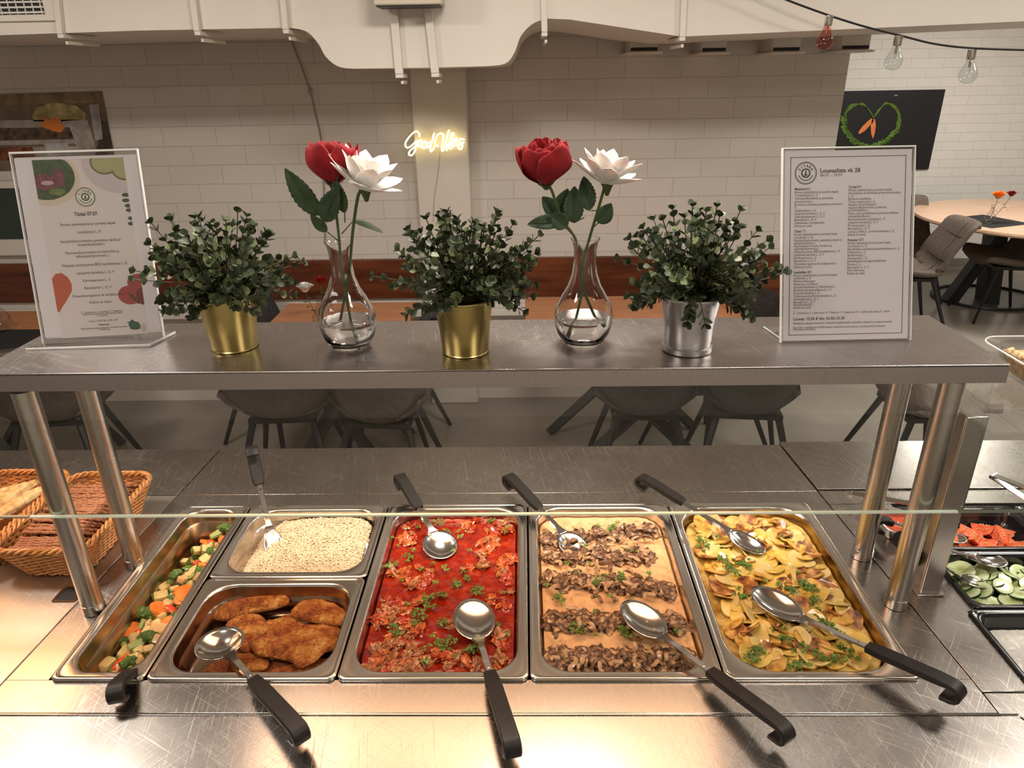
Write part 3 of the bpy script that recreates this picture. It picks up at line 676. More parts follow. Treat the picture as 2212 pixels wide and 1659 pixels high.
spoon('steel serving spoon dipping into the back of the red stew', P(950,1176,2,.900), P(866,1030,2,.962), grip=.42, br=(.037,.038), dp_=.013, tilt=.30)
spoon('oval steel spoon at the back of the mushroom pan', P(1238,1176,2,.901), P(1103,1030,2,.962), grip=.42, br=(.040,.031), tilt=.25)
spoon('oval steel spoon at the front of the mushroom pan, handle over the rim', P(1390,1336,2,.914), P(1688,1565,2,.952), grip=.45, br=(.054,.034), tilt=-.03)
spoon('oval steel spoon at the back left of the potato gratin', P(1612,1170,2,.908), P(1392,1032,2,.968), grip=.52, br=(.042,.027), tilt=.2)
spoon('oval steel spoon across the front of the potato gratin', P(1678,1302,2,.914), P(2058,1478,2,.958), grip=.48, br=(.054,.034), tilt=-.03)
spoon('steel spoon stuck in the rice, handle leaning to the back', P(590,1176,2,.888), P(546,984,2,1.02), grip=.60, br=(.030,.020), dp_=.006, tilt=.7, hook=1)
spoon('utensil in the vegetable pan with only its black hooked handle over the rim', P(318,1420,2,.850), P(252,1478,2,.940), grip=.35, br=(.035,.025), tilt=.5)
# ================================================================== food
def food(name, stops, scale=60, rough=.45, bump=.4, coat=0, sss=.15, bdist=.0012, kind='Object', det=5):
    return nmat(name, stops, scale, det, rough=rough, bump=bump, bscale=scale*1.6, bdist=bdist, coat=coat, sss=sss, kind=kind)
fr = random.Random(11)
# ---- parsley, shared by three pans
M_pars = [food('parsley_green', [(.3,(.045,.10,.012)),(.7,(.14,.25,.04))], 200, .5, .3), food('parsley_light', [(.3,(.08,.16,.02)),(.7,(.22,.36,.07))], 200, .5, .3)]
def parsley_mesh(seed, n=16, R_=.008):
    r = random.Random(seed); mb = MB()
    for k in range(n):
        a = r.uniform(0,6.28); d = R_*math.sqrt(r.random()); c = Vector((d*math.cos(a), d*math.sin(a), r.uniform(.0005,.0045)))
        s = r.uniform(.0016,.0032); yaw = r.uniform(0,6.28); pit = r.uniform(-.9,.9); rm = Matrix.Rotation(yaw,3,'Z')@Matrix.Rotation(pit,3,'X')
        l = []
        for q in range(9):
            t_ = 2*PI*q/9; rr = s*(1+.35*math.cos(3*t_)); l.append(c+rm@Vector((rr*math.cos(t_), rr*math.sin(t_), .0006*math.sin(2*t_))))
        mb.loft([l, [p+rm@Vector((0,0,.0004)) for p in l]], True, True)
    return mb
def proto(mb, name, m, **k):
    o = mb.build(name, m, None, **k); COL.objects.unlink(o); return o
PARS = [proto(parsley_mesh(i, 9 if i % 2 else 22, .006 if i % 2 else .0115), 'parsley', M_pars[i % 2]) for i in range(6)]
def put(pr, label, cat, group, loc, rot=(0,0,0), sc=1.0):
    c = pr.copy(); COL.objects.link(c); c.location = loc; c.rotation_euler = rot
    c.scale = (sc,)*3 if not isinstance(sc, tuple) else sc
    return tag(c, label, cat, group)
def scatter_pars(pix, z, dish, grp):
    for i, p in enumerate(pix):
        x, y = p[0], p[1]; big = len(p) > 2
        q = P(x, y, 2, z); k = fr.choice((0,2,4)) if big else fr.choice((1,3,5))
        put(PARS[k], ('larger' if big else 'small')+' green parsley sprig scattered on the '+dish, 'parsley', grp+(' (larger)' if big else ''), (q.x,q.y,z+.0005), (fr.uniform(-.2,.2),fr.uniform(-.2,.2),fr.uniform(0,6.3)), fr.uniform(.85,1.2) if big else fr.uniform(.7,1.15))
def inpan(pan_, ins=.034): return pan_[0]+ins, pan_[1]-ins, pan_[2]+ins, pan_[3]-ins
def in_rr(x, y, x0, x1, y0, y1, r):
    dx = max(x0+r-x, x-(x1-r), 0); dy = max(y0+r-y, y-(y1-r), 0)
    return dx*dx+dy*dy <= r*r and x0 <= x <= x1 and y0 <= y <= y1
def surface(name, label, cat, pan_, z, m, fn, ins=.0265, r=.05, step=.0035, kind='stuff', dep=.03):
    x0, x1, y0, y1 = pan_[0]+ins, pan_[1]-ins, pan_[2]+ins, pan_[3]-ins
    nx, ny = int((x1-x0)/step), int((y1-y0)/step); cx, cy = (x0+x1)/2, (y0+y1)/2
    def sq(u, v):   # square to rounded rect
        x = x0+(x1-x0)*u; y = y0+(y1-y0)*v
        dx = min(x-x0, x1-x); dy = min(y-y0, y1-y)
        if dx < r and dy < r:
            # push corner in
            kx, ky = (r-dx)/r, (r-dy)/r; L = math.hypot(kx, ky); mx_ = max(kx, ky)
            if L > 0: s = mx_/L; kx *= s; ky *= s
            x = (x0+r-r*kx) if x < cx else (x1-r+r*kx); y = (y0+r-r*ky) if y < cy else (y1-r+r*ky)
        return x, y
    def f(u, v):
        x, y = sq(u, v); return (x-cx, y-cy, fn(x, y))
    mb = MB().grid(f, nx, ny)
    # skirt down so the food has a body
    b0 = len(mb.v); ring = [i for i in range(nx+1)]+[(j*(nx+1)+nx) for j in range(1,ny+1)]+[ny*(nx+1)+i for i in range(nx-1,-1,-1)]+[j*(nx+1) for j in range(ny-1,0,-1)]
    low = [(mb.v[i][0]*.97, mb.v[i][1]*.97, -dep) for i in ring]; mb.v += low; n = len(ring)
    for k in range(n): mb.f.append([ring[k], b0+k, b0+(k+1)%n, ring[(k+1)%n]]); mb.m.append(0)
    mb.f.append([b0+k for k in range(n)][::-1]); mb.m.append(0)
    o = mb.build(name, m, None, fix=True, angle=60); o.location = (cx, cy, z); tag(o, label, cat, None, kind); return o
nv = lambda x, y, z=0: noise.noise(Vector((x, y, z)))

# ---------------- red stew
M_sauce = mat('tomato_sauce', (.42,.028,.006), .12, coat=.5); n_ = N(M_sauce); v_ = n_.coord()
f_ = n_.noise(v_, 40, 6, .6); n_.col(n_.ramp(f_, [(.30,(.13,.006,.002)),(.5,(.24,.012,.003)),(.68,(.36,.035,.006))])); n_.bump(n_.noise(v_, 55, 5, .6), .35, .003)
RZ = .882
surface('tomato_sauce', 'glossy red tomato sauce filling the middle pan', 'sauce', RED, RZ, M_sauce, lambda x, y: .0022*nv(x*45,y*45)+.0015*nv(x*90,y*90,3))
M_meat = [food('stewed_meat_orange', [(.3,(.28,.035,.008)),(.55,(.50,.12,.025)),(.75,(.60,.22,.07))], 90, .28, .6, .5), food('stewed_meat_red', [(.3,(.22,.014,.004)),(.6,(.44,.05,.010)),(.8,(.55,.14,.04))], 90, .25, .6, .6), food('stewed_meat_brown', [(.3,(.20,.06,.02)),(.55,(.40,.16,.06)),(.75,(.55,.30,.14))], 90, .3, .6, .5)]
MEAT = []
for i in range(9):
    mb = MB(); r_ = random.Random(50+i)
    mb.blob((0,0,0), (r_.uniform(.011,.017), r_.uniform(.008,.012), r_.uniform(.005,.0075)), i, .55, 2.6, 14, 9)
    if i % 2: mb.blob((r_.uniform(-.008,.008), r_.uniform(-.006,.006), .002), (.008,.006,.005), i+20, .6, 3, 12, 8)
    MEAT.append(proto(mb, 'meat_chunk', M_meat[i % 3]))
cl = [(600,1150,40,9)]
spots = []
clusters = [(870,1130,20,5),(880,1165,25,6),(1010,1140,18,4),(1060,1150,30,8),(1090,1150,22,5),(1105,1120,15,3),(1055,1120,12,3),(1060,1175,22,6),(1040,1200,20,6),(1100,1215,26,9),(1110,1245,24,7),(1100,1265,20,5),(1010,1230,12,3),(855,1235,16,4),(880,1240,20,6),(915,1250,18,6),(900,1265,16,4),(930,1245,14,4),(845,1300,22,6),(860,1310,18,5),(820,1325,20,6),(835,1345,24,8),(865,1340,16,4),(805,1360,18,5),(890,1365,18,5),(870,1385,18,5),(850,1390,20,6),(800,1405,20,6),(830,1415,22,6),(800,1440,22,7),(850,1445,24,6),(880,1425,22,6),(915,1440,24,6),(940,1410,16,4),(980,1430,18,5),(1010,1435,20,5),(1080,1380,22,6),(1110,1365,20,6),(1105,1395,18,4),(1080,1420,22,5),(1050,1450,20,4),(1115,1440,18,3),(1110,1310,10,3),(1075,1300,18,4),(990,1345,10,3),(905,1300,14,3),(960,1165,14,3),(830,1200,18,4)]
cnt = 0
for x, y, sp, n in clusters:
    reg = 'back' if y < 1200 else ('middle' if y < 1330 else 'front')
    for k in range(n):
        if cnt >= 285: break
        px_, py_ = x+fr.gauss(0, sp*.55), y+fr.gauss(0, sp*.4); q = P(px_, py_, 2, RZ+.003)
        if not in_rr(q.x, q.y, *inpan(RED, .033), .04): continue
        i = fr.randrange(9); cnt += 1
        if y > 1380 and fr.random() < .5: i = fr.choice((2,5,8))
        kn = ('orange','red','brown')[i % 3]
        put(MEAT[i], 'stewed '+kn+'-coloured meat piece in red sauce at the '+reg+' of the middle pan', 'meat', kn+' stew meat pieces, '+reg, (q.x,q.y,RZ+fr.uniform(-.001,.004)), (fr.uniform(-.5,.5),fr.uniform(-.5,.5),fr.uniform(0,6.3)), fr.uniform(.55,1.2))
scatter_pars([(915,1125),(930,1128,1),(950,1130,1),(965,1150,1),(905,1140),(990,1148),(980,1190),(1015,1190),(1000,1238),(965,1232),(960,1225,),(880,1205,1),(850,1218,1),(840,1222),(910,1230),(935,1220),(955,1285,1),(960,1290),(985,1262,1),(1010,1250,1),(1035,1275,1),(1030,1280,1),(925,1290,1),(915,1300,1),(930,1310,1),(905,1325,1),(900,1345,1),(915,1335),(880,1305),(850,1360,1),(855,1370,1),(953,1350),(955,1345,1),(935,1375),(950,1390,1),(975,1385,1),(960,1400,1),(915,1402),(930,1395),(920,1430),(985,1420),(1015,1405,1),(1025,1400,1),(1060,1345),(1085,1280),(1075,1350),(1090,1150),(1060,1125,1),(995,1160),(860,1180),(845,1165),(890,1190),(1100,1140),(1095,1370),(870,1255),(940,1260)], RZ+.006, 'red stew', 'parsley on the red stew')
# ---------------- mushroom sauce with patties
M_cream = mat('mushroom_cream', (.72,.40,.19), .30, coat=.3, sss=.2); n_ = N(M_cream); v_ = n_.coord()
f_ = n_.noise(v_, 60, 6, .65); n_.col(n_.ramp(f_, [(.30,(.36,.18,.07)),(.41,(.62,.36,.17)),(.6,(.72,.45,.23))])); n_.bump(n_.noise(v_, 45, 4), .25, .003)
MZ = .884
surface('mushroom_sauce', 'pale orange creamy sauce in the mushroom pan', 'sauce', MUS, MZ, M_cream, lambda x, y: .0022*nv(x*35,y*35,5)+.001*nv(x*90,y*90,7))
M_patty = food('browned_patty', [(.32,(.040,.018,.009)),(.46,(.12,.058,.028)),(.56,(.26,.14,.07)),(.66,(.62,.38,.20))], 110, .5, .8, .1, .05, .003)
M_mush = [food('mushroom_strip', [(.3,(.28,.16,.08)),(.55,(.50,.32,.17)),(.75,(.62,.42,.24))], 70, .35, .3, .3), food('mushroom_strip_dark', [(.3,(.07,.034,.015)),(.55,(.20,.105,.05)),(.75,(.42,.26,.13))], 70, .35, .3, .3)]
PAT = []
for i in range(5):
    mb = MB(); mb.blob((0,0,0), (.023,.027,.0105), i+60, .28, 2.6, 24, 14)
    for v in mb.v[:]: pass
    mb.v = [tuple(Vector(v)*(1+.10*noise.noise(Vector(v)*260))) for v in mb.v]
    PAT.append(proto(mb, 'patty', M_patty))
STR = []
for i in range(8):
    r_ = random.Random(80+i); L = r_.uniform(.014,.026); pts = [(-L/2,0,0),(-L/5,r_.uniform(-.004,.004),r_.uniform(.001,.004)),(L/5,r_.uniform(-.005,.005),r_.uniform(.001,.004)),(L/2,r_.uniform(-.003,.003),-.001)]
    mb = MB().tube(catmull(pts,4), [.0018+.0016*math.sin(PI*k/12) for k in range(13)], 6, flat=(1.25,.7)); STR.append(proto(mb, 'mushroom_strip', M_mush[i % 2]))
rows = [(1140,1185,1420,1158,'back row'),(1200,1170,1410,1200,'second row from the back'),(1262,1180,1450,1262,'middle row'),(1330,1190,1500,1345,'second row from the front'),(1415,1190,1520,1420,'front row')]
rowdef = [((1178,1165),(1412,1148),5),((1172,1200),(1398,1205),6),((1185,1255),(1448,1272),7),((1195,1340),(1500,1345),7),((1195,1425),(1525,1425),9)]
rown = ['back row','second row from the back','middle row','second row from the front','front row']
for (a, b_, n), rn in zip(rowdef, rown):
    n += 2
    for k in range(n):
        f = k/(n-1); q = P(a[0]+(b_[0]-a[0])*f, a[1]+(b_[1]-a[1])*f+fr.uniform(-4,4), 2, MZ+.003)
        q.x = min(max(q.x, MUS[0]+.048), MUS[1]-.048); q.y = max(q.y, .053)
        pos = 'left end' if k == 0 else ('right end' if k == n-1 else 'mid-row')
        put(PAT[(k*2+n) % 5], 'brown mince patty, '+rn+' of the mushroom pan, '+pos, 'patty', 'patties in the '+rn if pos == 'mid-row' else None, (q.x,q.y,MZ+.001), (fr.uniform(-.1,.1), .35+fr.uniform(-.1,.1), fr.uniform(-.2,.2)), (1.05,1.0 if rn != 'front row' else 1.08,1.12))
    for k in range(int(n*5.5)):
        f = fr.random(); q = P(a[0]+(b_[0]-a[0])*f, a[1]+(b_[1]-a[1])*f+fr.gauss(0,13), 2, MZ+.010)
        if not in_rr(q.x, q.y, *inpan(MUS, .036), .04): continue
        put(STR[fr.randrange(8)], 'curled brown mushroom strip on the patties, '+rn, 'mushroom', 'mushroom strips, '+rn, (q.x,q.y,MZ+.0125+fr.uniform(-.004,.003)), (fr.uniform(-.5,.5),fr.uniform(-.4,.4),fr.uniform(0,6.3)), fr.uniform(.8,1.35))
for k in range(26):
    q = P(fr.uniform(1175,1520), fr.uniform(1130,1455), 2, MZ)
    if in_rr(q.x, q.y, *inpan(MUS, .036), .04): put(STR[fr.randrange(8)], 'mushroom strip floating loose in the creamy sauce', 'mushroom', 'loose mushroom strips in the sauce', (q.x,q.y,MZ+.0022), (0,0,fr.uniform(0,6.3)), fr.uniform(.4,.8))
scatter_pars([(1325,1138,1),(1318,1145,1),(1335,1130),(1292,1138),(1355,1185,1),(1365,1190,1),(1345,1182),(1225,1218),(1245,1240),(1295,1252,1),(1288,1262,1),(1338,1248,1),(1345,1255,1),(1310,1245),(1205,1292,1),(1212,1302),(1218,1300),(1245,1358,1),(1255,1365,1),(1285,1325),(1290,1372),(1345,1365,1),(1350,1372,1),(1318,1290),(1400,1240),(1270,1218),(1460,1365),(1265,1180),(1180,1265)], MZ+.012, 'mushroom pan', 'parsley on the mushroom pan')
# ---------------- potato gratin
PZ = .884
M_grat = food('gratin_sauce', [(.3,(.30,.15,.03)),(.5,(.56,.37,.10)),(.7,(.70,.52,.19))], 50, .3, .5, .4)
surface('potato_gratin', 'yellow creamy gratin base under the potato slices', 'gratin', POT, PZ-.003, M_grat, lambda x, y: .004*nv(x*40,y*40,9), ins=.0275, r=.068)
M_pot = [food('potato_yellow', [(.3,(.60,.40,.07)),(.7,(.74,.54,.14))], 30, .35, .15, .4, .25), food('potato_pale', [(.3,(.60,.44,.14)),(.7,(.70,.56,.25))], 30, .35, .15, .4, .25),
         food('potato_golden', [(.34,(.26,.09,.015)),(.48,(.62,.36,.06)),(.7,(.76,.54,.15))], 34, .4, .2, .3, .2), food('potato_browned', [(.36,(.06,.016,.006)),(.50,(.36,.13,.03)),(.62,(.66,.38,.10))], 38, .45, .3, .2, .1)]
SL = []
for i in range(12):
    r_ = random.Random(i+200); rr = r_.uniform(.021,.029); ecc = r_.uniform(.75,1); ph = r_.uniform(0,6.28); lp = []
    w_ = r_.uniform(-.25,.25)
    def ring(f, z): return [(rr*f*math.cos(2*PI*k/26)*(1+.07*math.sin(2*PI*k/26*2+ph)+.04*math.sin(2*PI*k/26*5+ph)), rr*f*ecc*math.sin(2*PI*k/26)*(1+.05*math.cos(2*PI*k/26*3+ph)), z+w_*rr*f*f*(math.cos(2*PI*k/26)**2)) for k in range(26)]
    mb = MB().loft([ring(.5,-.0017),ring(.97,-.0017),ring(1,-.0006),ring(1,.0008),ring(.96,.0017),ring(.5,.0014)], True, True)
    SL.append(proto(mb, 'potato_slice', M_pot[i % 4]))
pts = []
for _ in range(6000):
    q = P(fr.uniform(1460,1960), fr.uniform(1105,1470), 2, PZ+.004)
    if not in_rr(q.x, q.y, POT[0]+.050, POT[1]-.050, POT[2]+.050, POT[3]-.050, .05): continue
    if all((q.x-p[0])**2+(q.y-p[1])**2 > .0172**2 for p in pts): pts.append((q.x, q.y))
    if len(pts) >= 290: break
pts.sort(key=lambda p: -p[1])
for k, (x, y) in enumerate(pts):
    g = nv(x*12+3, y*12); gl = math.hypot(x-.36, y-.50)
    brown = .26+(.75 if (y > .43 and x < .53) else 0)+(.35 if x < .40 and y > .1 else 0)+(.5 if x > .60 else 0)+(.3 if g > .35 else 0)
    u = fr.random(); ci = 3 if u < brown*.42 else (2 if u < brown*.85+.10 else fr.choice((0,0,1)))
    kn = ('yellow','pale','golden','browned')[ci]; reg = 'back' if y > .33 else ('middle' if y > .17 else 'front'); sd = 'left' if x < .49 else 'right'
    i = ci+4*fr.randrange(3); dirn = nv(x*7, y*7, 4)*6.3+fr.uniform(-.7,.7); tl = fr.uniform(.12,.70)
    put(SL[i], kn+' baked potato slice in the '+reg+' '+sd+' of the gratin pan', 'potato slice', kn+' potato slices, '+reg+' '+sd, (x, y, PZ+.004+fr.uniform(0,.004)), (tl*math.cos(dirn), tl*math.sin(dirn), fr.uniform(0,6.3)), fr.uniform(.80,1.12))
scatter_pars([(1515,1165,1),(1520,1180,1),(1530,1172),(1508,1182),(1560,1205,1),(1555,1210),(1575,1215,1),(1600,1225,1),(1580,1232,1),(1612,1218,1),(1595,1240),(1620,1230),(1560,1185),(1550,1160),(1640,1195),(1600,1285,1),(1605,1292),(1700,1270,1),(1712,1278,1),(1740,1265,1),(1752,1275,1),(1730,1258),(1722,1240),(1760,1298,1),(1768,1320,1),(1770,1335,1),(1745,1268),(1690,1160),(1725,1240),(1785,1350,1),(1640,1405,1),(1630,1420,1),(1650,1412),(1620,1425,1),(1700,1385,1),(1688,1380),(1720,1410,1),(1735,1400,1),(1765,1415,1),(1785,1430,1),(1800,1420),(1820,1400,1),(1830,1410,1),(1815,1425,1),(1850,1425),(1720,1440,1),(1740,1435,1),(1700,1430),(1705,1445),(1780,1350,1),(1800,1365,1),(1820,1370),(1835,1385),(1670,1360),(1740,1370,1),(1695,1360),(1650,1255),(1680,1262),(1595,1270)], PZ+.011, 'potato gratin', 'parsley on the gratin')
# ---------------- rice
M_rice = mat('rice_grain', (.66,.52,.34), .5, sss=.05)
surf = lambda x, y: .028*max(0, 1-((x+.47)/.15)**2)*max(.15, 1-((y-.395)/.13)**2)+.006*nv(x*30,y*30,2)
rice = MB(); ins = .030
x0, x1, y0, y1 = RIC[0]+ins, RIC[1]-ins, RIC[2]+ins, RIC[3]-ins; rcx, rcy = (x0+x1)/2, (y0+y1)/2; RCZ = .862
def rz(x, y):
    s_ = max(0, (x0+.05-x)/.05); return .022*(1-((x-(-.46))/.20)**2)-.030*min(1, s_)+.005*nv(x*25,y*25,2)+.010*(1-((y-.40)/.13)**2)
def rf(u, v):
    x = x0+(x1-x0)*u; y = y0+(y1-y0)*v; dx = min(x-x0, x1-x); dy = min(y-y0, y1-y); r = .045
    if dx < r and dy < r:
        kx, ky = (r-dx)/r, (r-dy)/r; L = math.hypot(kx, ky); s = max(kx, ky)/L if L else 1; kx *= s; ky *= s
        x = (x0+r-r*kx) if x < rcx else (x1-r+r*kx); y = (y0+r-r*ky) if y < rcy else (y1-r+r*ky)
    return (x-rcx, y-rcy, rz(x, y)-.002)
rice.grid(rf, 50, 40)
gd_ = []
for _ in range(8000):
    u, v = fr.random(), fr.random(); p = Vector(rf(u, v)); p.z += fr.uniform(.001,.0035); a = fr.uniform(0, 6.28); tz = fr.gauss(0, .35)
    d = Vector((math.cos(a)*math.cos(tz), math.sin(a)*math.cos(tz), math.sin(tz)))*.0042; e = d.cross(Vector((0,0,1))).normalized()*.0011; g_ = d.cross(e).normalized()*.00085
    b0 = len(rice.v); rice.v += [tuple(p-d), tuple(p+e-d*.3), tuple(p+g_-d*.3), tuple(p-e-d*.3), tuple(p-g_-d*.3), tuple(p+e+d*.4), tuple(p+g_+d*.4), tuple(p-e+d*.4), tuple(p-g_+d*.4), tuple(p+d)]
    F = [(0,1,2),(0,2,3),(0,3,4),(0,4,1),(1,5,6,2),(2,6,7,3),(3,7,8,4),(4,8,5,1),(5,9,6),(6,9,7),(7,9,8),(8,9,5)]
    for f in F: rice.f.append([b0+i for i in f]); rice.m.append(0)
o = rice.build('rice', M_rice, fix=False, angle=80); o.location = (rcx, rcy, RCZ); tag(o, 'heap of white boiled rice in the back half-size pan', 'rice', None, 'stuff')
# ---------------- breaded cutlets (outlines in plan, metres from the piece centre)
M_bread = mat('breadcrumb_crust', (.5,.18,.04), .6, sss=.03); n_ = N(M_bread); v_ = n_.coord()
k_ = n_.mth('ADD', n_.mth('MULTIPLY', n_.noise(v_, 34, 3), .50), n_.mth('MULTIPLY', n_.noise(v_, 170, 6, .75), .55)); n_.col(n_.ramp(k_, [(.38,(.10,.020,.005)),(.47,(.34,.085,.015)),(.56,(.56,.20,.035)),(.66,(.78,.46,.14))])); n_.bump(n_.noise(v_, 190, 6, .75), 1.0, .006)
def cutlet(label, pix, z, thick=.013, tilt=(0,0), seed=0, up=.0):
    w_ = [P(x, y, 2, z) for x, y in pix]; c = sum(w_, Vector())/len(w_)
    ol = catmull([(p.x-c.x, p.y-c.y, 0) for p in w_], 5, True); n = len(ol); loops = []
    prof = [(.25,.5),(.5,.49),(.72,.45),(.88,.36),(.97,.18),(1,0),(.97,-.2),(.85,-.42),(.5,-.5)]
    rmx = Matrix.Rotation(tilt[0],3,'X')@Matrix.Rotation(tilt[1],3,'Y')
    for f, h in prof:
        l = []
        for p in ol:
            v = Vector((p.x*f, p.y*f, h*thick)); k = noise.noise(Vector((v.x*90+seed, v.y*90, h*3)))
            k2 = noise.noise(Vector((v.x*420+seed, v.y*420, h*7)))
            v.z += (k*.0035+k2*.0026)*(1 if h > 0 else .3); v.xy *= 1+k2*.02*(f > .8)
            l.append(rmx@v)
        loops.append(l)
    mb = MB().loft(loops, True, True); o = mb.build('breaded_cutlet', M_bread, None, angle=80); o.location = (c.x, c.y, z+up)
    return tag(o, label, 'cutlet')
cutlet('large breaded cutlet on top at the front of the pile, pointed tip towards the front', [(538,1385),(560,1372),(600,1378),(645,1375),(690,1362),(722,1365),(737,1385),(735,1405),(705,1412),(680,1432),(648,1444),(628,1430),(590,1420),(552,1412)], .868, .014, (.05,-.05), 1, .002)
cutlet('long thin breaded cutlet leaning on the back wall of the pan', [(455,1330),(480,1312),(530,1302),(580,1298),(622,1298),(626,1310),(600,1318),(560,1324),(520,1330),(480,1338)], .864, .014, (.45,.0), 2, .005)
cutlet('breaded cutlet at the back right corner of the cutlet pan', [(628,1330),(650,1308),(690,1302),(730,1312),(756,1330),(752,1346),(730,1350),(690,1346),(650,1340)], .864, .014, (.15,.05), 3, .002)
cutlet('breaded cutlet behind the round spoon, left in the pile', [(488,1350),(520,1332),(560,1330),(580,1350),(568,1368),(530,1372),(500,1366)], .862, .013, (.1,0), 4)
cutlet('breaded cutlet in the centre between the back and front ones', [(570,1345),(600,1338),(625,1330),(650,1350),(700,1352),(735,1360),(735,1385),(680,1392),(600,1392),(575,1370)], .858, .013, (.05,0), 5)
cutlet('breaded cutlet beside the round spoon, partly under the large one', [(515,1368),(560,1364),(582,1380),(570,1400),(535,1410),(515,1398)], .854, .012, (0,.05), 6)
cutlet('breaded cutlet under the spoon stem at the front', [(505,1418),(545,1412),(580,1425),(572,1446),(530,1452),(500,1446)], .853, .012, (0,0), 7)
cutlet('breaded cutlet at the front right edge, lowest in the pile', [(590,1448),(640,1436),(690,1425),(728,1428),(722,1452),(670,1458),(600,1458)], .852, .012, (0,0), 8)
cr_ = surface('breadcrumbs', 'loose reddish breadcrumbs on the floor of the cutlet pan', 'crumbs', (CHK[0]+.018,CHK[1],CHK[2],CHK[3]-.12), .8425, food('loose_crumbs', [(.3,(.13,.03,.008)),(.6,(.38,.11,.025)),(.8,(.55,.22,.06))], 220, .7, 1.0), lambda x, y: .0015*nv(x*200,y*200)+.001*nv(x*60,y*60), ins=.036, r=.03, dep=.003)
# ---------------- mixed vegetables
MV = dict(carrot=food('carrot', [(.3,(.66,.16,.02)),(.7,(.85,.28,.05))], 40, .3, .2, .4), zuc=food('courgette_flesh', [(.3,(.58,.42,.15)),(.7,(.72,.56,.25))], 60, .35, .2, .3), green=food('green_skin', [(.3,(.05,.11,.012)),(.7,(.13,.22,.03))], 60, .25, .2, .4),
    stem=food('broccoli_stem', [(.3,(.28,.36,.10)),(.7,(.42,.50,.18))], 60, .4, .2), head=food('broccoli_head', [(.3,(.04,.085,.012)),(.6,(.10,.18,.03)),(.8,(.28,.36,.08))], 260, .6, .8, bdist=.002), pep=food('red_pepper', [(.3,(.60,.05,.015)),(.7,(.74,.12,.03))], 40, .25, .1, .4), beet=food('swede', [(.3,(.62,.36,.14)),(.7,(.76,.50,.24))], 60, .35, .2, .3))
def vmesh(kind, seed):
    r_ = random.Random(seed); mb = MB()
    if kind == 'carrot_slice':
        rr = r_.uniform(.013,.017)
        def ring(f, z): return [(rr*f*math.cos(2*PI*k/22)*(1+.05*math.sin(7*2*PI*k/22)), rr*f*math.sin(2*PI*k/22), z) for k in range(22)]
        mb.loft([ring(.5,-.0035),ring(.96,-.0035),ring(1,0),ring(.96,.0035),ring(.5,.0038)], True, True); return mb, [MV['carrot']]
    if kind in ('courgette_cube', 'swede_cube'):
        a, b_, c = r_.uniform(.008,.0125), r_.uniform(.006,.0095), r_.uniform(.0045,.0065)
        ang = r_.uniform(-.3,.3)
        mb.loft([rrect(-a*f,a*f,-b_*f,b_*f,.003,z,3) for f, z in ((.6,-c),(.93,-c),(1,-c*.7),(1.03,c*.6),(.93,c),(.6,c*1.05))], True, True)
        if kind == 'courgette_cube':
            mb.mi = 1; mb.loft([[(a*1.02,-b_*.9,-c*.9),(a*1.02,b_*.9,-c*.9),(a*1.08,b_*.9,c*.9),(a*1.08,-b_*.9,c*.9)],[(a*1.15,-b_*.8,-c*.8),(a*1.15,b_*.8,-c*.8),(a*1.2,b_*.8,c*.8),(a*1.2,-b_*.8,c*.8)]], True, True)
            return mb, [MV['zuc'], MV['green']]
        return mb, [MV['beet']]
    if kind == 'pepper_strip':
        L = .022; mb.grid(lambda u, v: ((u-.5)*L, .009*math.sin((v-.5)*1.8), .008*math.cos((v-.5)*1.8)-.008+.003*math.sin(u*3)), 8, 6); return mb, [MV['pep'] if seed % 2 else MV['green']]
    if kind == 'broccoli_floret':
        mb.tube([(-.014,0,-.003),(-.006,0,0),(0,0,.002)], [.004,.005,.006], 8); mb.mi = 1
        for k in range(16):
            a = 2.4*k; q = k/16; c = Vector((.004+.009*q*math.cos(a)+.004, .013*math.sqrt(q)*math.sin(a), .004+.007*math.sqrt(1-q)))
            mb.tube([(-.003,0,0), tuple(c)], [.003,.002], 5) if False else None
            mb.blob(c, (.0052,.0052,.0045), k+seed, .35, 4, 8, 6)
        return mb, [MV['stem'], MV['head']]
VP = {}
for kd in ('carrot_slice','courgette_cube','swede_cube','pepper_strip','broccoli_floret'):
    VP[kd] = []
    for i in range(3):
        mb, ms = vmesh(kd, i+3); o = proto(mb, kd, ms, solid=.002 if kd == 'pepper_strip' else 0); VP[kd].append(o)
C_, Z_, S_, Pp, B_ = 'carrot_slice','courgette_cube','swede_cube','pepper_strip','broccoli_floret'
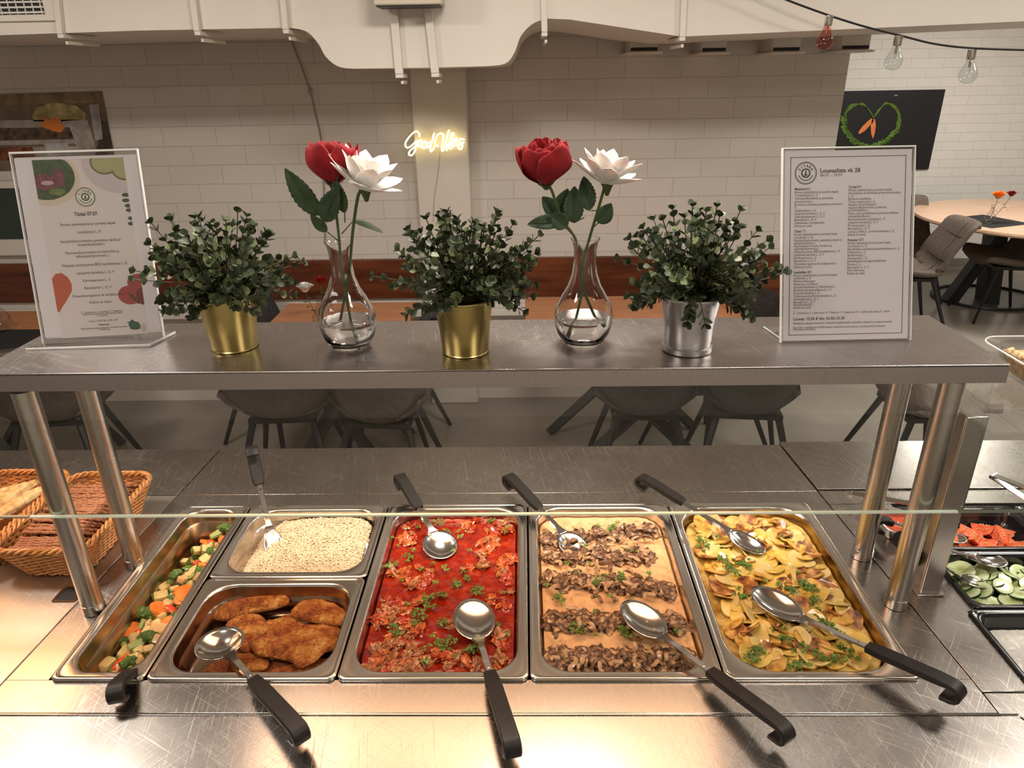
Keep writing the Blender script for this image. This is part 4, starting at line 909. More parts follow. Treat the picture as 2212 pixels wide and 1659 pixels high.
veg = [(B_,480,1145,1.6),(C_,443,1160,1),(C_,437,1172,.8),(S_,470,1175,1),(C_,485,1177,.9),(Z_,425,1185,1),(Z_,445,1188,1.1),(B_,462,1190,.9),(S_,480,1192,.8),(Z_,440,1200,.8),(Z_,398,1205,1),(Pp,425,1205,1),(Z_,445,1212,1.3),(Pp,405,1220,1),(Z_,418,1230,1.1),(S_,455,1215,.9),(S_,400,1240,1.2),(Z_,415,1235,1),(Z_,352,1253,1.2),(B_,372,1245,1.3),(S_,395,1250,1),(Z_,410,1262,1),(S_,430,1255,1.1),(Z_,345,1278,1.3),(C_,385,1275,1),(Pp,375,1283,1.1),(C_,403,1290,1.3),(C_,390,1300,.9),(Z_,360,1290,1),(C_,345,1312,1.5),(Pp,370,1315,1.2),(S_,335,1305,1),(B_,310,1330,1.4),(Z_,338,1342,1.1),(C_,282,1345,1.2),(C_,262,1360,1.4),(C_,360,1345,1.1),(Z_,315,1355,1.2),(S_,342,1358,1.5),(Z_,290,1370,1.2),(Z_,335,1375,1),(B_,305,1390,1.7),(B_,258,1375,1),(Z_,265,1395,1.5),(C_,272,1400,1.3),(S_,345,1388,1.1),(Z_,228,1425,1.6),(Pp,258,1428,1.4),(Z_,290,1420,1.2),(Pp,240,1435,1),(B_,280,1440,1),(S_,300,1425,1.1),(Z_,322,1405,1),(C_,330,1325,1),(Pp,385,1330,1),(B_,425,1245,1),(Pp,455,1165,1),(Z_,300,1405,1),(S_,320,1340,.9),(Z_,375,1265,.9),(C_,420,1290,.8),(Z_,350,1330,.9),(Pp,290,1355,1),(Z_,455,1178,.9),(C_,440,1225,.8),(S_,365,1300,1.),(Z_,275,1418,1),(S_,250,1440,.8)]
lab = {C_:'orange carrot slice', Z_:'pale courgette cube with green skin', S_:'pale pinkish root vegetable cube', Pp:'shiny pepper strip', B_:'green broccoli floret'}
VX0, VX1 = VEG[0]+.034, VEG[1]-.034
for i, (kd, x, y, sc) in enumerate(veg):
    q = P(x, y, 2, .858); q.x = min(max(q.x, VX0), VX1); q.y = min(max(q.y, .042), .485)
    rg = 'back' if q.y > .33 else ('middle' if q.y > .17 else 'front')
    hh = .836+.028*(q.x-VX0)/(VX1-VX0)+fr.uniform(-.002,.008)
    put(VP[kd][i % 3], lab[kd]+' at the '+rg+' of the vegetable pan', 'vegetable', lab[kd]+'s, '+rg, (q.x,q.y,hh), (fr.uniform(-.6,.6),fr.uniform(-.6,.6),fr.uniform(0,6.3)), sc*1.0)
for i in range(130):
    kd = fr.choice((C_,Z_,Z_,S_,Pp,B_)); x, y = fr.uniform(VX0, VX1), fr.uniform(.045, .46)
    if fr.random() > (x-VX0)/(VX1-VX0)+.25: continue
    rg = 'back' if y > .33 else ('middle' if y > .17 else 'front')
    put(VP[kd][i % 3], lab[kd]+' at the '+rg+' of the vegetable pan', 'vegetable', lab[kd]+'s, '+rg, (x,y,.822+.024*(x-VX0)/(VX1-VX0)), (fr.uniform(-.6,.6),fr.uniform(-.6,.6),fr.uniform(0,6.3)), fr.uniform(.8,1.1))
# ================================================================== things on the shelf
SH = SZ+.0006
er = random.Random(5)
# ---------------- menus
def text_mb(lines, ox=0, oy=0):
    """lines: (string, x, y, size, align, xscale, bold). returns MB of flat letters in XY"""
    mb = MB()
    for st, x, y, size, al, xs, bold in lines:
        cu = bpy.data.curves.new('t', 'FONT'); cu.body = st; cu.size = size; cu.align_x = al; cu.offset = size*(.022 if bold else 0); cu.resolution_u = 2
        o = bpy.data.objects.new('t', cu); COL.objects.link(o); dg = bpy.context.evaluated_depsgraph_get(); me = o.evaluated_get(dg).to_mesh()
        mb.add([(x+v.co.x*xs, y+v.co.y, 0) for v in me.vertices], [tuple(p.vertices) for p in me.polygons])
        o.evaluated_get(dg).to_mesh_clear(); bpy.data.objects.remove(o)
    return mb
def ring_mb(mb, c, r0, r1, n=40, sx=1):
    b0 = len(mb.v)
    for k in range(n):
        a = 2*PI*k/n; mb.v += [(c[0]+r0*math.cos(a), c[1]+r0*math.sin(a), 0), (c[0]+r1*math.cos(a), c[1]+r1*math.sin(a), 0)]
    for k in range(n):
        j = (k+1) % n; mb.f.append([b0+2*k, b0+2*k+1, b0+2*j+1, b0+2*j]); mb.m.append(0)
def disc_mb(mb, c, r, n=24, ry=None):
    b0 = len(mb.v); ry = ry or r; mb.v += [(c[0]+r*math.cos(2*PI*k/n), c[1]+ry*math.sin(2*PI*k/n), 0) for k in range(n)]; mb.f.append(list(range(b0, b0+n))); mb.m.append(0)
def logo(cx, cy, r):
    mb = MB(); ring_mb(mb, (cx,cy), r*.93, r); ring_mb(mb, (cx,cy), r*.86, r*.885); ring_mb(mb, (cx,cy), r*.30, r*.42)
    disc_mb(mb, (cx,cy+.04*r), r*.07, 12, r*.20); disc_mb(mb, (cx,cy-.16*r), r*.20, 14, r*.06)
    for i, ch in enumerate('SITARA'):
        a = R(150-24*i); t_ = text_mb([(ch, 0, -.12*r, .34*r, 'CENTER', 1, True)])
        ca, sa = math.cos(a-PI/2), math.sin(a-PI/2); px_, py_ = cx+.64*r*math.cos(a), cy+.64*r*math.sin(a)
        mb.add([(px_+v[0]*ca-v[1]*sa, py_+v[0]*sa+v[1]*ca, 0) for v in t_.v], t_.f)
    for k in range(22):
        a = R(200+140*k/21); p = (cx+.64*r*math.cos(a), cy+.64*r*math.sin(a)); disc_mb(mb, p, r*.045, 6)
    return mb
def place(mb, z, name, m, par):
    mb.v = [(v[0], v[1], z) for v in mb.v]; o = mb.build(name, m, par, smooth=False, fix=False); return o
def menu_stand(label, bl_, br_, tl_, wide, high, sheetlab):
    """stand whose leaning panel goes through the given bottom-left, bottom-right and top-left points"""
    u = (br_-bl_).normalized(); v = (tl_-bl_); v = (v-u*v.dot(u)).normalized(); n = u.cross(v)
    m = Matrix((u, v, n)).transposed().to_4x4(); m.translation = bl_
    t = T('menu_stand', label, 'menu holder', (0,0,0)); t.matrix_world = m
    return t
A_, B_2, C_2 = P(1690,738,2,SH+.003), P(1962,732,2,SH+.003), P(1702,325,1,.345)
t = menu_stand('clear acrylic stand with a white printed weekly lunch list, right end of shelf', A_, B_2, C_2, .21, .32, '')
wd = (B_2-A_).length; ht = (C_2-A_).length
MB().box(-.002, wd+.002, -.002, ht+.002, -.0045, -.0025).build('back_plate', M_acryl, t, smooth=False)
MB().box(-.002, wd+.002, -.002, ht+.002, .0012, .0027).build('front_plate', M_acryl, t, smooth=False)
MB().box(-.002, wd+.002, ht+.002, ht+.004, -.0045, .0027).box(-.0035,-.002,-.002,ht+.004,-.0045,.0027).box(wd+.002,wd+.0035,-.002,ht+.004,-.0045,.0027).build('plate_edge', M_acedge, t)
# foot goes back along the shelf
iv = t.matrix_world.inverted()
fo = MB()
l0 = [P(1690,738,2,SH), P(1962,732,2,SH), P(1935,705,2,SH), P(1648,709,2,SH)]
fo.loft([[iv@p for p in l0], [iv@(p+Vector((0,0,.003))) for p in l0]], True, True); fo.build('foot', M_acryl, t, smooth=False)
fe = MB(); p0, p1, p3 = l0[0], l0[3], l0[2]
fe.loft([[iv@(p0+Vector((0,0,z))) for z in (0,.003)]+[iv@(p0+Vector((.002,0,z))) for z in (.003,0)], [iv@(p1+Vector((0,0,z))) for z in (0,.003)]+[iv@(p1+Vector((.002,0,z))) for z in (.003,0)]], True, True); fe.build('foot_edge', M_acedge, t)
sh = MB().box(.001, wd-.001, .001, ht-.001, -.0018, -.0008); sh = sh.build('menu_sheet', M_paper, t, smooth=False)
X_ = lambda x: x*wd/1.0; Y_ = lambda y: ht*(1-y)
LN = .0112
left_col = [('Maanantai 6.7.',1,.205),('Runsas salaattipöytä ja tuoretta leipää',0,.222),('Tomaattikeitto L, G',0,.238),('Tomusipulikastiketta ja perunoita',0,.254),('perunamuusia L',0,.270),('Broileria ja kasviksia paistettuna wokissa L',0,.286),('G',0,.300),('Kaalilaatikkoa L, G',0,.317),('Lämpimiä kasviksia L, G, V',0,.333),('Valkosipuliperunat L, G, V',0,.349),('Basmatiriisi L, G, V',0,.365),('Suklaakakku, vaniljakastike',0,.381),('Kahvia tai teetä',0,.397),
 ('Tiistai 7.7.',1,.425),('Runsas salaattipöytä ja tuoretta leipää',0,.441),('Linssikeitto L, G',0,.457),('Naudanlihamureketta, paistettua sipulia ja',0,.473),('timjamikastiketta L',0,.487),('Parmesankuorrutettu broileria ja',0,.502),('valkosipuliperunoita L',0,.516),('Ylikypsää possua BBQ kastikkeessa L, G',0,.532),('Lämpimiä kasviksia L, G, V',0,.548),('Kermaperunat L, G',0,.564),('Basmatiriisi L, G, V',0,.580),('Omenakaurapaistos & vaniljakastike L',0,.596),('Kahvia tai teetä',0,.612),
 ('Keskiviikko 8.7.',1,.640),('Runsas salaattipöytä ja tuoretta leipää',0,.656),('Lohikeitto L, G',0,.671),('Mehevä lihalasagne',0,.687),('Paneroitua seitifileetä',0,.703),('sitruunamajoneesia ja tillikastiketta L',0,.718),('Broileria ananaskastikkeessa L, G',0,.734),('Tuoreita kasviksia L, G',0,.750),('Tulista juuresta (Kookoskastike) L, G',0,.766),('Kermaperunat L, G, V',0,.782),('Basmatiriisi L, G, V',0,.798),('Mansikkakiisseli L',0,.812),('Kahvia tai teetä',0,.827)]
right_col = [('Torstai 9.7.',1,.200),('Runsas salaattipöytä ja tuoretta leipää',0,.216),('Hernekeitto savukinkulla ja kasvishernekeitto',0,.232),('L, G',0,.247),('Broilerin rintafilettä',0,.262),('Tartar-majoneesia L, G',0,.277),('Naudan hampurilaispihvi',0,.292),('maalaislohkoperunoita ja pekonia',0,.307),('juustokastiketta L',0,.321),('Panna cotta jauhelihasta ja paistetta kinkkua',0,.337),('tomaattikastiketta L',0,.352),('Kasvisvaihtoehto paistettua L, G',0,.368),('Lämpimiä kasviksia L, G, V',0,.384),('Perunasosetta L, G',0,.400),('Basmatiriisi L, G, V',0,.416),('Lettuja ja hilloa L, tai kermavaahtoa L, G',0,.432),('Kahvia tai teetä',0,.448),
 ('Perjantai 10.7.',1,.476),('Runsas salaattipöytä ja tuoretta leipää',0,.492),('Currykeitto L, G',0,.508),('Naudanlihaa tomaatti-juustokastikkeessa L, G',0,.524),('Pizzavuoka L, G',0,.540),('Broilerivuoka L',0,.556),('Kasviswokki L, G',0,.572),('Jauhelihapihvit ja pippurikastiketta',0,.587),('Peruna L, G',0,.603),('Basmatiriisi L, G, V',0,.619),('Pieni jälkiruoka',0,.635),('Kahvia tai teetä',0,.651)]
ls = [('Lounaslista vk 28', X_(.28), Y_(.117), .0098, 'LEFT', 1, True), ('06.07. - 10.07.', X_(.28), Y_(.137), .0068, 'LEFT', 1, False)]
for st, b_, y in left_col: ls.append((st, X_(.085), Y_(y), .0060, 'LEFT', .80, bool(b_)))
for st, b_, y in right_col: ls.append((st, X_(.505), Y_(y), .0060, 'LEFT', .80, bool(b_)))
ls += [('G - Gluteeniton, L - Laktoositon, M - Maidoton, V - Vegaaninen, VS - Sisältää valkosipulia, K - Kasvis', X_(.085), Y_(.855), .0052, 'LEFT', .78, False), ('Lounas 13,50 € klo 10.30-13.30', X_(.085), Y_(.888), .0068, 'LEFT', 1, True), ('Pidätämme oikeudet muutoksiin, tiedustele henkilökunnalta mahdolliset allergeenit ja erityisruokavaliot', X_(.085), Y_(.910), .0052, 'LEFT', .78, False), ('Kysy lisää ruokalistasta henkilökunnalta, tarjoamme myös kokous- ja juhlatarjoiluja tilauksesta', X_(.085), Y_(.932), .0052, 'LEFT', .80, False), ('Muutokset mahdollisia', X_(.085), Y_(.943), .0052, 'LEFT', .8, False)]
place(text_mb(ls), -.0006, 'printed_text', M_ink, sh)
bd = MB()
for a, c in (((.05,.035),(.95,.038)),((.05,.965),(.95,.968)),((.05,.035),(.0545,.967)),((.9455,.035),(.95,.967))): bd.box(X_(a[0]), X_(c[0]), Y_(c[1]), Y_(a[1]), -.0007, -.0005)
bd.build('printed_border', M_ink, sh, smooth=False)
place(logo(X_(.17), Y_(.118), .0185), -.0006, 'printed_logo', M_inkg, sh)

A_, B_2, C_2 = P(97,737,2,SH+.006), P(350,722,2,SH+.006), P(-22,345,1,.335)
t = menu_stand('clear acrylic stand with a colourful daily menu for Tuesday, left end of shelf', A_, B_2, C_2, .21, .32, '')
wd = (B_2-A_).length; ht = (C_2-A_).length; iv = t.matrix_world.inverted()
MB().box(-.002, wd+.002, -.004, ht+.006, -.0045, -.003).build('back_plate', M_acryl, t, smooth=False)
MB().box(-.002, wd+.002, -.004, ht+.006, .0012, .0027).build('front_plate', M_acryl, t, smooth=False)
MB().box(-.002, wd+.002, ht+.006, ht+.009, -.0045, .0027).box(wd+.002,wd+.0035,-.004,ht+.009,-.0045,.0027).box(-.0035,-.002,-.004,ht+.009,-.0045,.0027).build('plate_edge', M_acedge, t)
l0 = [P(56,757,2,SH), P(326,748,2,SH), P(380,720,2,SH), P(130,727,2,SH)]
fo = MB().loft([[iv@p for p in l0], [iv@(p+Vector((0,0,.0035))) for p in l0]], True, True); fo.build('foot', M_acryl, t, smooth=False)
fe = MB()
for pa, pb in ((l0[0],l0[1]),(l0[1],l0[2])):
    dd = (pb-pa).normalized()*.0015; qd = Vector((-dd.y, dd.x, 0))
    fe.loft([[iv@(pa+Vector((0,0,.0002))), iv@(pa+Vector((0,0,.0036))), iv@(pa+qd+Vector((0,0,.0036))), iv@(pa+qd+Vector((0,0,.0002)))], [iv@(pb+Vector((0,0,.0002))), iv@(pb+Vector((0,0,.0036))), iv@(pb+qd+Vector((0,0,.0036))), iv@(pb+qd+Vector((0,0,.0002)))]], True, True)
fe.build('foot_edge', M_acedge, t)
for k in range(3):
    MB().box(.002+k*.003, wd-.002+k*.004, .004, ht, -.0026+k*.0003, -.0024+k*.0003).build('spare_sheet', M_paper, t, smooth=False) if k < 2 else None
sh = MB().box(.001, wd-.001, .006, ht-.001, -.0018, -.0012).build('backing_sheet', M_paper, t, smooth=False)
mw0, mw1, mh0, mh1 = .145*wd, .885*wd, .01*ht, .985*ht
ps = MB().box(mw0, mw1, mh0, mh1, -.0011, -.0009).build('menu_sheet', mat('menu_paper', (.76,.69,.68), .45, coat=.3), t, smooth=False)
U = lambda u: mw0+(mw1-mw0)*u; V = lambda v: mh1-(mh1-mh0)*v
def shape(name, m, pts, z, clipx=True):
    mb = MB(); pp = [(min(max(U(u), mw0), mw1), min(max(V(v), mh0), mh1), z) for u, v in pts]; mb.v = pp; mb.f = [list(range(len(pp)))]; mb.m = [0]; mb.build(name, m, ps, smooth=False, fix=False)
def ell(cx, cy, rx_, ry_, n=36, a0=0, a1=360): return [(cx+rx_*math.cos(R(a0+(a1-a0)*k/n)), cy+ry_*math.sin(R(a0+(a1-a0)*k/n))) for k in range(n)]
cl_ = lambda name, c, s=0: nmat(name, [(.35,c),(.65,tuple(min(1,x*1.5) for x in c))], 120, rough=.45)
shape('picture_plate', mat('pic_cream', (.70,.60,.47), .5), ell(.12,.10,.37,.150), -.00085)
shape('picture_leaves', cl_('pic_leaf', (.06,.09,.045)), ell(.11,.09,.33,.128), -.0008)
shape('picture_radicchio', cl_('pic_radicchio', (.17,.06,.075)), ell(.10,.12,.12,.045), -.00075)
shape('picture_radicchio', bpy.data.materials['pic_radicchio'], ell(.26,.10,.06,.05), -.00075)
shape('picture_radicchio_light', mat('pic_pinkw', (.55,.40,.40), .5), ell(.13,.125,.07,.012), -.0007)
shape('picture_leaf_light', cl_('pic_leafl', (.16,.20,.07)), ell(.22,.175,.09,.018), -.0007)
shape('picture_milk_bowl', mat('pic_lilac', (.62,.55,.57), .5), ell(.93,.03,.40,.165), -.00085)
for cx, cy in ((.78,.025),(1.0,.06),(.93,-.01)):
    shape('picture_cucumber_edge', mat('pic_cue', (.16,.17,.06), .5), ell(cx,cy,.155,.065), -.0008+.00002*cx); shape('picture_cucumber', mat('pic_cuc', (.42,.42,.22), .5), ell(cx,cy,.135,.056), -.0007+.00002*cx)
for cx, cy in ((.97,.205),(.965,.235),(.985,.265),(.99,.29),(1.0,.335),(.99,.365)): shape('picture_herb', mat('pic_herb', (.07,.11,.06), .5), ell(cx,cy,.045,.011,12), -.0008)
shape('picture_red_spoon', mat('pic_red', (.52,.12,.06), .5), [(0,.655),(.05,.628),(.12,.625),(.18,.65),(.21,.69),(.20,.73),(.13,.78),(.06,.82),(.02,.85),(0,.84)], -.0008)
shape('picture_tomato', mat('pic_tom', (.40,.07,.075), .4), ell(.97,.70,.13,.05), -.0008); shape('picture_tomato', bpy.data.materials['pic_tom'], ell(.85,.77,.135,.055), -.00075)
shape('picture_tomato_dark', mat('pic_tomd', (.20,.03,.04), .4), ell(.99,.78,.07,.05), -.0007); shape('picture_tomato_stem', mat('pic_tst', (.12,.05,.035), .5), [(.82,.755),(.90,.775),(.95,.82),(.93,.825),(.86,.785)], -.00065)
shape('picture_parsley', mat('pic_pars', (.05,.12,.075), .5), [(.78,.945),(.79,.935),(.76,.93),(.80,.925),(.83,.912),(.86,.925),(.90,.93),(.92,.95),(.91,.97),(.86,.975),(.80,.97)], -.0008); shape('picture_garlic', mat('pic_gar', (.6,.5,.44), .5), ell(.95,.965,.03,.025), -.0007)
ml = [('Tiistai 07.07.',.31,.0098,1),('Runsas salaattipöytä ja tuoretta leipää',.363,.0076,0),('Linssikeitto L, G',.408,.0076,0),('Naudanlihamureketta, paistettua sipulia ja',.457,.0076,0),('timjamikastiketta L',.478,.0076,0),('Parmesankuorrutettu broilerirullaa ja',.522,.0076,0),('valkosipuliriipureesta, L',.543,.0076,0),('Ylikypsää kanterpuista BBQ kastikkeessa L, G',.592,.0076,0),('Lämpimiä kasviksia L, G, V',.638,.0076,0),('Kermaperunat L, G',.682,.0076,0),('Basmatiriisi L, G, V',.724,.0076,0),('Omenakaurapaistos & vaniljakastike L',.768,.0076,0),('Kahvia tai teetä',.808,.0076,0),('G - Gluteeniton, L - Laktoositon, V - Vegaaninen',.862,.0050,0),('Tiedustele henkilökunnalta allergeeneja ruuissa',.873,.0050,0),('ja tuotteista',.884,.0050,0),('Lounas 13,50 € klo 10.30-13.30',.915,.0055,0),('Keittolounas',.938,.0050,1),('Kysy lisätietoja meiltä, pidätämme oikeudet muutoksiin',.956,.0050,0),('ruokalistassa',.966,.0050,0)]
place(text_mb([(s_, U(.5), V(v), z*.88, 'CENTER', .88 if z > .006 else .8, bool(b_)) for s_, v, z, b_ in ml]), -.0006, 'printed_text', M_ink, ps)
mb = MB(); disc_mb(mb, (U(.52),V(.208)), .0165, 40); place(mb, -.0007, 'printed_logo_disc', mat('pic_logo', (.80,.78,.66), .5), ps)
place(logo(U(.52), V(.208), .016), -.0006, 'printed_logo', M_inkg, ps)

# ---------------- leafy plants in metal pots
M_leaf = mat('leaf_green', (.06,.10,.04), .5); n_ = N(M_leaf); gi = n_.n('ShaderNodeNewGeometry')
n_.col(n_.ramp(gi.outputs['Random Per Island'], [(.0,(.020,.030,.014)),(.5,(.045,.062,.028)),(.8,(.085,.115,.050)),(1,(.18,.22,.095))]))
M_stem = mat('plant_stem', (.07,.06,.02), .6)
def leaf_pair(mb, c, d, rl, rr, ang0):
    side = d.cross(Vector((0,0,1))); side = side.normalized() if side.length > .01 else Vector((1,0,0)); oth = d.cross(side)
    for sgn in (-1, 1):
        s = side*math.cos(ang0)+oth*math.sin(ang0); out = (s*sgn*.85+d*.75+Vector(tuple(rr.uniform(-.2,.2) for _ in range(3)))).normalized()
        nrm = (d-out*d.dot(out)); nrm = nrm.normalized() if nrm.length > .01 else Vector((0,0,1)); w_ = out.cross(nrm)
        L = rl*rr.uniform(.85,1.15); W_ = L*.42; pts = []
        for f, h in ((0,0),(.12,.35),(.35,.9),(.6,1),(.82,.72),(1,0)):
            pts.append((f, h))
        top = [c+out*(L*f)+w_*(W_*h)+nrm*(L*(.10*f*f)+W_*.22*h) for f, h in pts]; bot_ = [c+out*(L*f)-w_*(W_*h)+nrm*(L*(.10*f*f)+W_*.22*h) for f, h in pts]
        mid = [c+out*(L*f)+nrm*(L*.10*f*f) for f, h in pts]
        b0 = len(mb.v); mb.v += [tuple(p) for p in top+mid+bot_]; k = len(pts)
        for i in range(k-1):
            mb.f.append([b0+i, b0+i+1, b0+k+i+1, b0+k+i]); mb.m.append(0); mb.f.append([b0+k+i, b0+k+i+1, b0+2*k+i+1, b0+2*k+i]); mb.m.append(0)
def plant(label, px_, py_, metal, silver=False, seed=0, sx=1.0, hfac=1.0):
    q = P(px_, py_, 2, SH); rr = random.Random(seed); t = T('potted_plant', label, 'plant', (q.x, q.y, SH))
    if silver: pr = [(.0001,.0),(.0395,.0),(.0415,.002),(.0415,.010),(.0385,.012),(.0385,.020),(.040,.021),(.0405,.040),(.0475,.092),(.0485,.093),(.0485,.096),(.0465,.096),(.044,.088),(.036,.02),(.0001,.02)]
    else: pr = [(.0001,.0),(.0385,.0),(.0395,.0015),(.0385,.003),(.0475,.090),(.0485,.091),(.0485,.094),(.0465,.094),(.044,.086),(.036,.01),(.0001,.01)]
    MB().lathe(pr, seg=64).build('pot', metal, t, angle=30)
    MB().lathe([(.0001,.082),(.044,.082)], seg=32).build('soil', mat('dark_filler', (.02,.018,.012), .9), t)
    st = MB(); lf = MB()
    for i in range(98):
        a = rr.uniform(0, 6.28); el = rr.uniform(.05, 1.48) if i > 16 else rr.uniform(-.4,.05); L = .082+.034*rr.random()+.018*max(0,math.sin(el))
        if el < .3: L *= .82
        L *= hfac if el > .9 else 1
        base = Vector((.022*rr.random()*math.cos(a), .022*rr.random()*math.sin(a), .088)); d0 = Vector((math.cos(a)*math.cos(el)*sx, math.sin(a)*math.cos(el)*.85, math.sin(el)*.92+.05))
        pts = [base, base+Vector((d0.x*.35*L, d0.y*.35*L, .016+max(0,d0.z)*.35*L)), base+d0*L*.75+Vector((0,0,.010)), base+d0*L*1.05+Vector((0,0,.002+.012*rr.random()))]
        cv = catmull(pts, 5); st.tube(cv, .0009, 4)
        for k in range(3, len(cv), 2 if i % 2 else 3):
            d = (cv[min(k+1,len(cv)-1)]-cv[k-1]).normalized(); f = k/len(cv)
            if el < .3 and cv[k].z < .075 and Vector((cv[k].x,cv[k].y)).length < .052: continue
            leaf_pair(lf, cv[k], d, .0175-.005*f*f, rr, k*.8+rr.uniform(-.3,.3))
        leaf_pair(lf, cv[-1], d, .011, rr, 0.4)
    st.build('stems', M_stem, t); lf.build('foliage', M_leaf, t, fix=False, angle=180, solid=0)
plant('green leafy plant in a gold pot, beside the left menu stand', 508, 748, M_gold, seed=1, sx=1.04)
plant('green leafy plant in a gold pot between the two flower vases', 1006, 757, M_gold, seed=2, sx=1.06)
plant('green leafy plant in a silver metal pot right of the second vase', 1483, 754, M_silver, True, seed=3, sx=1.04)

# ---------------- vases with flowers
M_petr = nmat('red_petal', [(.3,(.20,.002,.005)),(.7,(.34,.006,.012))], 60, rough=.8)
M_petw = nmat('white_petal', [(.3,(.70,.68,.64)),(.7,(.86,.84,.80))], 70, rough=.7, sss=.1)
M_fst = mat('flower_stem', (.055,.085,.022), .5)
M_rleaf = nmat('rose_leaf', [(.3,(.018,.042,.018)),(.7,(.045,.085,.033))], 50, rough=.55, bump=.2)
def vase(label, px_, py_, seed):
    q = P(px_, py_, 2, SH); t = T('glass_vase', label, 'vase', (q.x, q.y, SH))
    out_ = [(.0001,.0),(.030,.0),(.033,.002),(.043,.018),(.0485,.038),(.0487,.052),(.045,.068),(.036,.086),(.027,.102),(.0205,.122),(.0180,.145),(.0180,.160),(.0205,.174),(.0235,.180)]
    inn = [(.0222,.180),(.0190,.173),(.0163,.160),(.0163,.145),(.0187,.122),(.0252,.102),(.0342,.086),(.0432,.068),(.0468,.052),(.0466,.038),(.0410,.020),(.030,.008),(.0001,.007)]
    def wob(mb):
        mb.v = [(v[0]*(1+.018*math.cos(6*math.atan2(v[1],v[0])+seed)), v[1]*(1+.018*math.cos(6*math.atan2(v[1],v[0])+seed)), v[2]) for v in mb.v]; return mb
    wob(MB().lathe(out_+inn, seg=72)).build('glass_body', M_glass, t, angle=50)
    wt = T('water', 'clear water filling the lower half of the '+('left' if seed else 'right')+' glass vase', 'water', (q.x, q.y, SH))
    wob(MB().lathe([(.0001,.0076),(.029,.0086),(.0402,.0205),(.0458,.038),(.0460,.046),(.0001,.046)], seg=72)).build('water_body', M_water, wt, angle=40)
    return q
def rose(label, c, base, seed, s=1.0, lean=(0,0), pts=None):
    rr = random.Random(seed); t = T('red_rose', label, 'flower', c); d = Vector((lean[0], lean[1], 1)).normalized(); q = Vector((0,0,1)).rotation_difference(d).to_matrix()
    mb = MB(); z0 = -.030*s
    for i in range(16):
        f = i/15; a0 = i*2.4+seed; Rr = (.006+.031*f**.75)*s; H = (.060-.004*f)*s; w_ = 1.05+.2*(1-f); curl = .012*f*s
        def fn(u, v):
            a = a0+(u-.5)*2*w_*(1-.25*v); r = Rr*(.12+.98*math.sin(.12+v*2.05))+curl*.5*v**6; zz = z0+H*v+.004*s*math.sin(u*9+i)*v - .016*s*(abs(u-.5)*2)**3*v
            return q@Vector((r*math.cos(a), r*math.sin(a), zz))
        mb.grid(fn, 10, 8)
    mb.build('bloom', M_petr, t, fix=False, angle=180, solid=.0007)
    cx_ = MB()
    for k in range(5):
        a = 2*PI*k/5+.3
        def fs(u, v): return q@Vector(((.004+.020*v)*s*math.cos(a)+(u-.5)*.010*(1-v)*-math.sin(a), (.004+.020*v)*s*math.sin(a)+(u-.5)*.010*(1-v)*math.cos(a), z0-.004+.012*v*v*s*2))
        cx_.grid(fs, 2, 5)
    cx_.blob(q@Vector((0,0,z0-.002)), (.007*s,.007*s,.008*s), 1, .05)
    cx_.build('calyx', M_fst, t, fix=False)
    p = [q@Vector((0,0,z0))]+[Vector(x)-c for x in pts]; st = MB().tube(catmull(p, 5), .0022*s, 8).build('stem', M_fst, t); return t
def white_flower(label, c, seed, s=1.0, lean=(0,0), pts=None):
    rr = random.Random(seed); t = T('white_flower', label, 'flower', c); d = Vector((lean[0], lean[1], 1)).normalized(); q = Vector((0,0,1)).rotation_difference(d).to_matrix(); mb = MB()
    for lay, (n, el, L) in enumerate(((8,.30,.054),(8,.72,.052),(7,1.05,.046),(6,1.30,.036))):
        for k in range(n):
            a = 2*PI*k/n+lay*.35+rr.uniform(-.1,.1); e = el+rr.uniform(-.12,.12); LL = L*s*rr.uniform(.88,1.1); wd_ = .0150*s*rr.uniform(.85,1.15)
            def fn(u, v):
                wv = wd_*(math.sin(PI*min(1,v*.92+.08))**.7)*(u-.5)*2; rad_ = LL*v*math.cos(e)*(1); zz = LL*(v*math.sin(e))+LL*.16*v*v*(1 if lay < 2 else .3)+.25*abs(wv)
                return q@Vector((rad_*math.cos(a)-wv*math.sin(a), rad_*math.sin(a)+wv*math.cos(a), zz-.016*s))
            mb.grid(fn, 4, 7)
    mb.build('bloom', M_petw, t, fix=False, angle=180, solid=.0006)
    MB().lathe([(.0022*s,-.030*s),(.006*s,-.020*s),(.009*s,-.014*s),(.0001,-.012*s)], seg=12).build('calyx', M_fst, t)
    p = [q@Vector((0,0,-.018*s))]+[Vector(x)-c for x in pts]; MB().tube(catmull(p, 5), .0021*s, 8).build('stem', M_fst, t); return t
def rleaf(par, base, tip, nrm, wd_, twig=None):
    o = par.location; b0, t0 = base-o, tip-o; d = t0-b0; L = d.length; d.normalize(); s = d.cross(Vector(nrm)).normalized(); n_v = s.cross(d)
    def fn(u, v):
        w_ = wd_*(math.sin(PI*v**.8)**.75)*(1+.06*math.sin(v*60)); x = (u-.5)*2*w_; return b0+d*(L*v)+s*x+n_v*(.28*abs(x)-.10*L*v*v)
    MB().grid(fn, 6, 28).build('leaf', M_rleaf, par, fix=False, angle=180, solid=.0005)
    if twig is not None: MB().tube([b0+d*L*.9, b0, twig-o], [.0004,.0010,.0011], 5).build('leaf_stalk', M_fst, par)
q1 = vase('clear glass vase with a rose and white flower, left of the middle plant', 757, 746, 1)
q2 = vase('clear glass vase with a rose and white flower, right of the middle plant', 1259, 740, 0)
Y1 = q1.y; W1 = lambda x, y, dy=0: P(x, y, 1, Y1+dy)
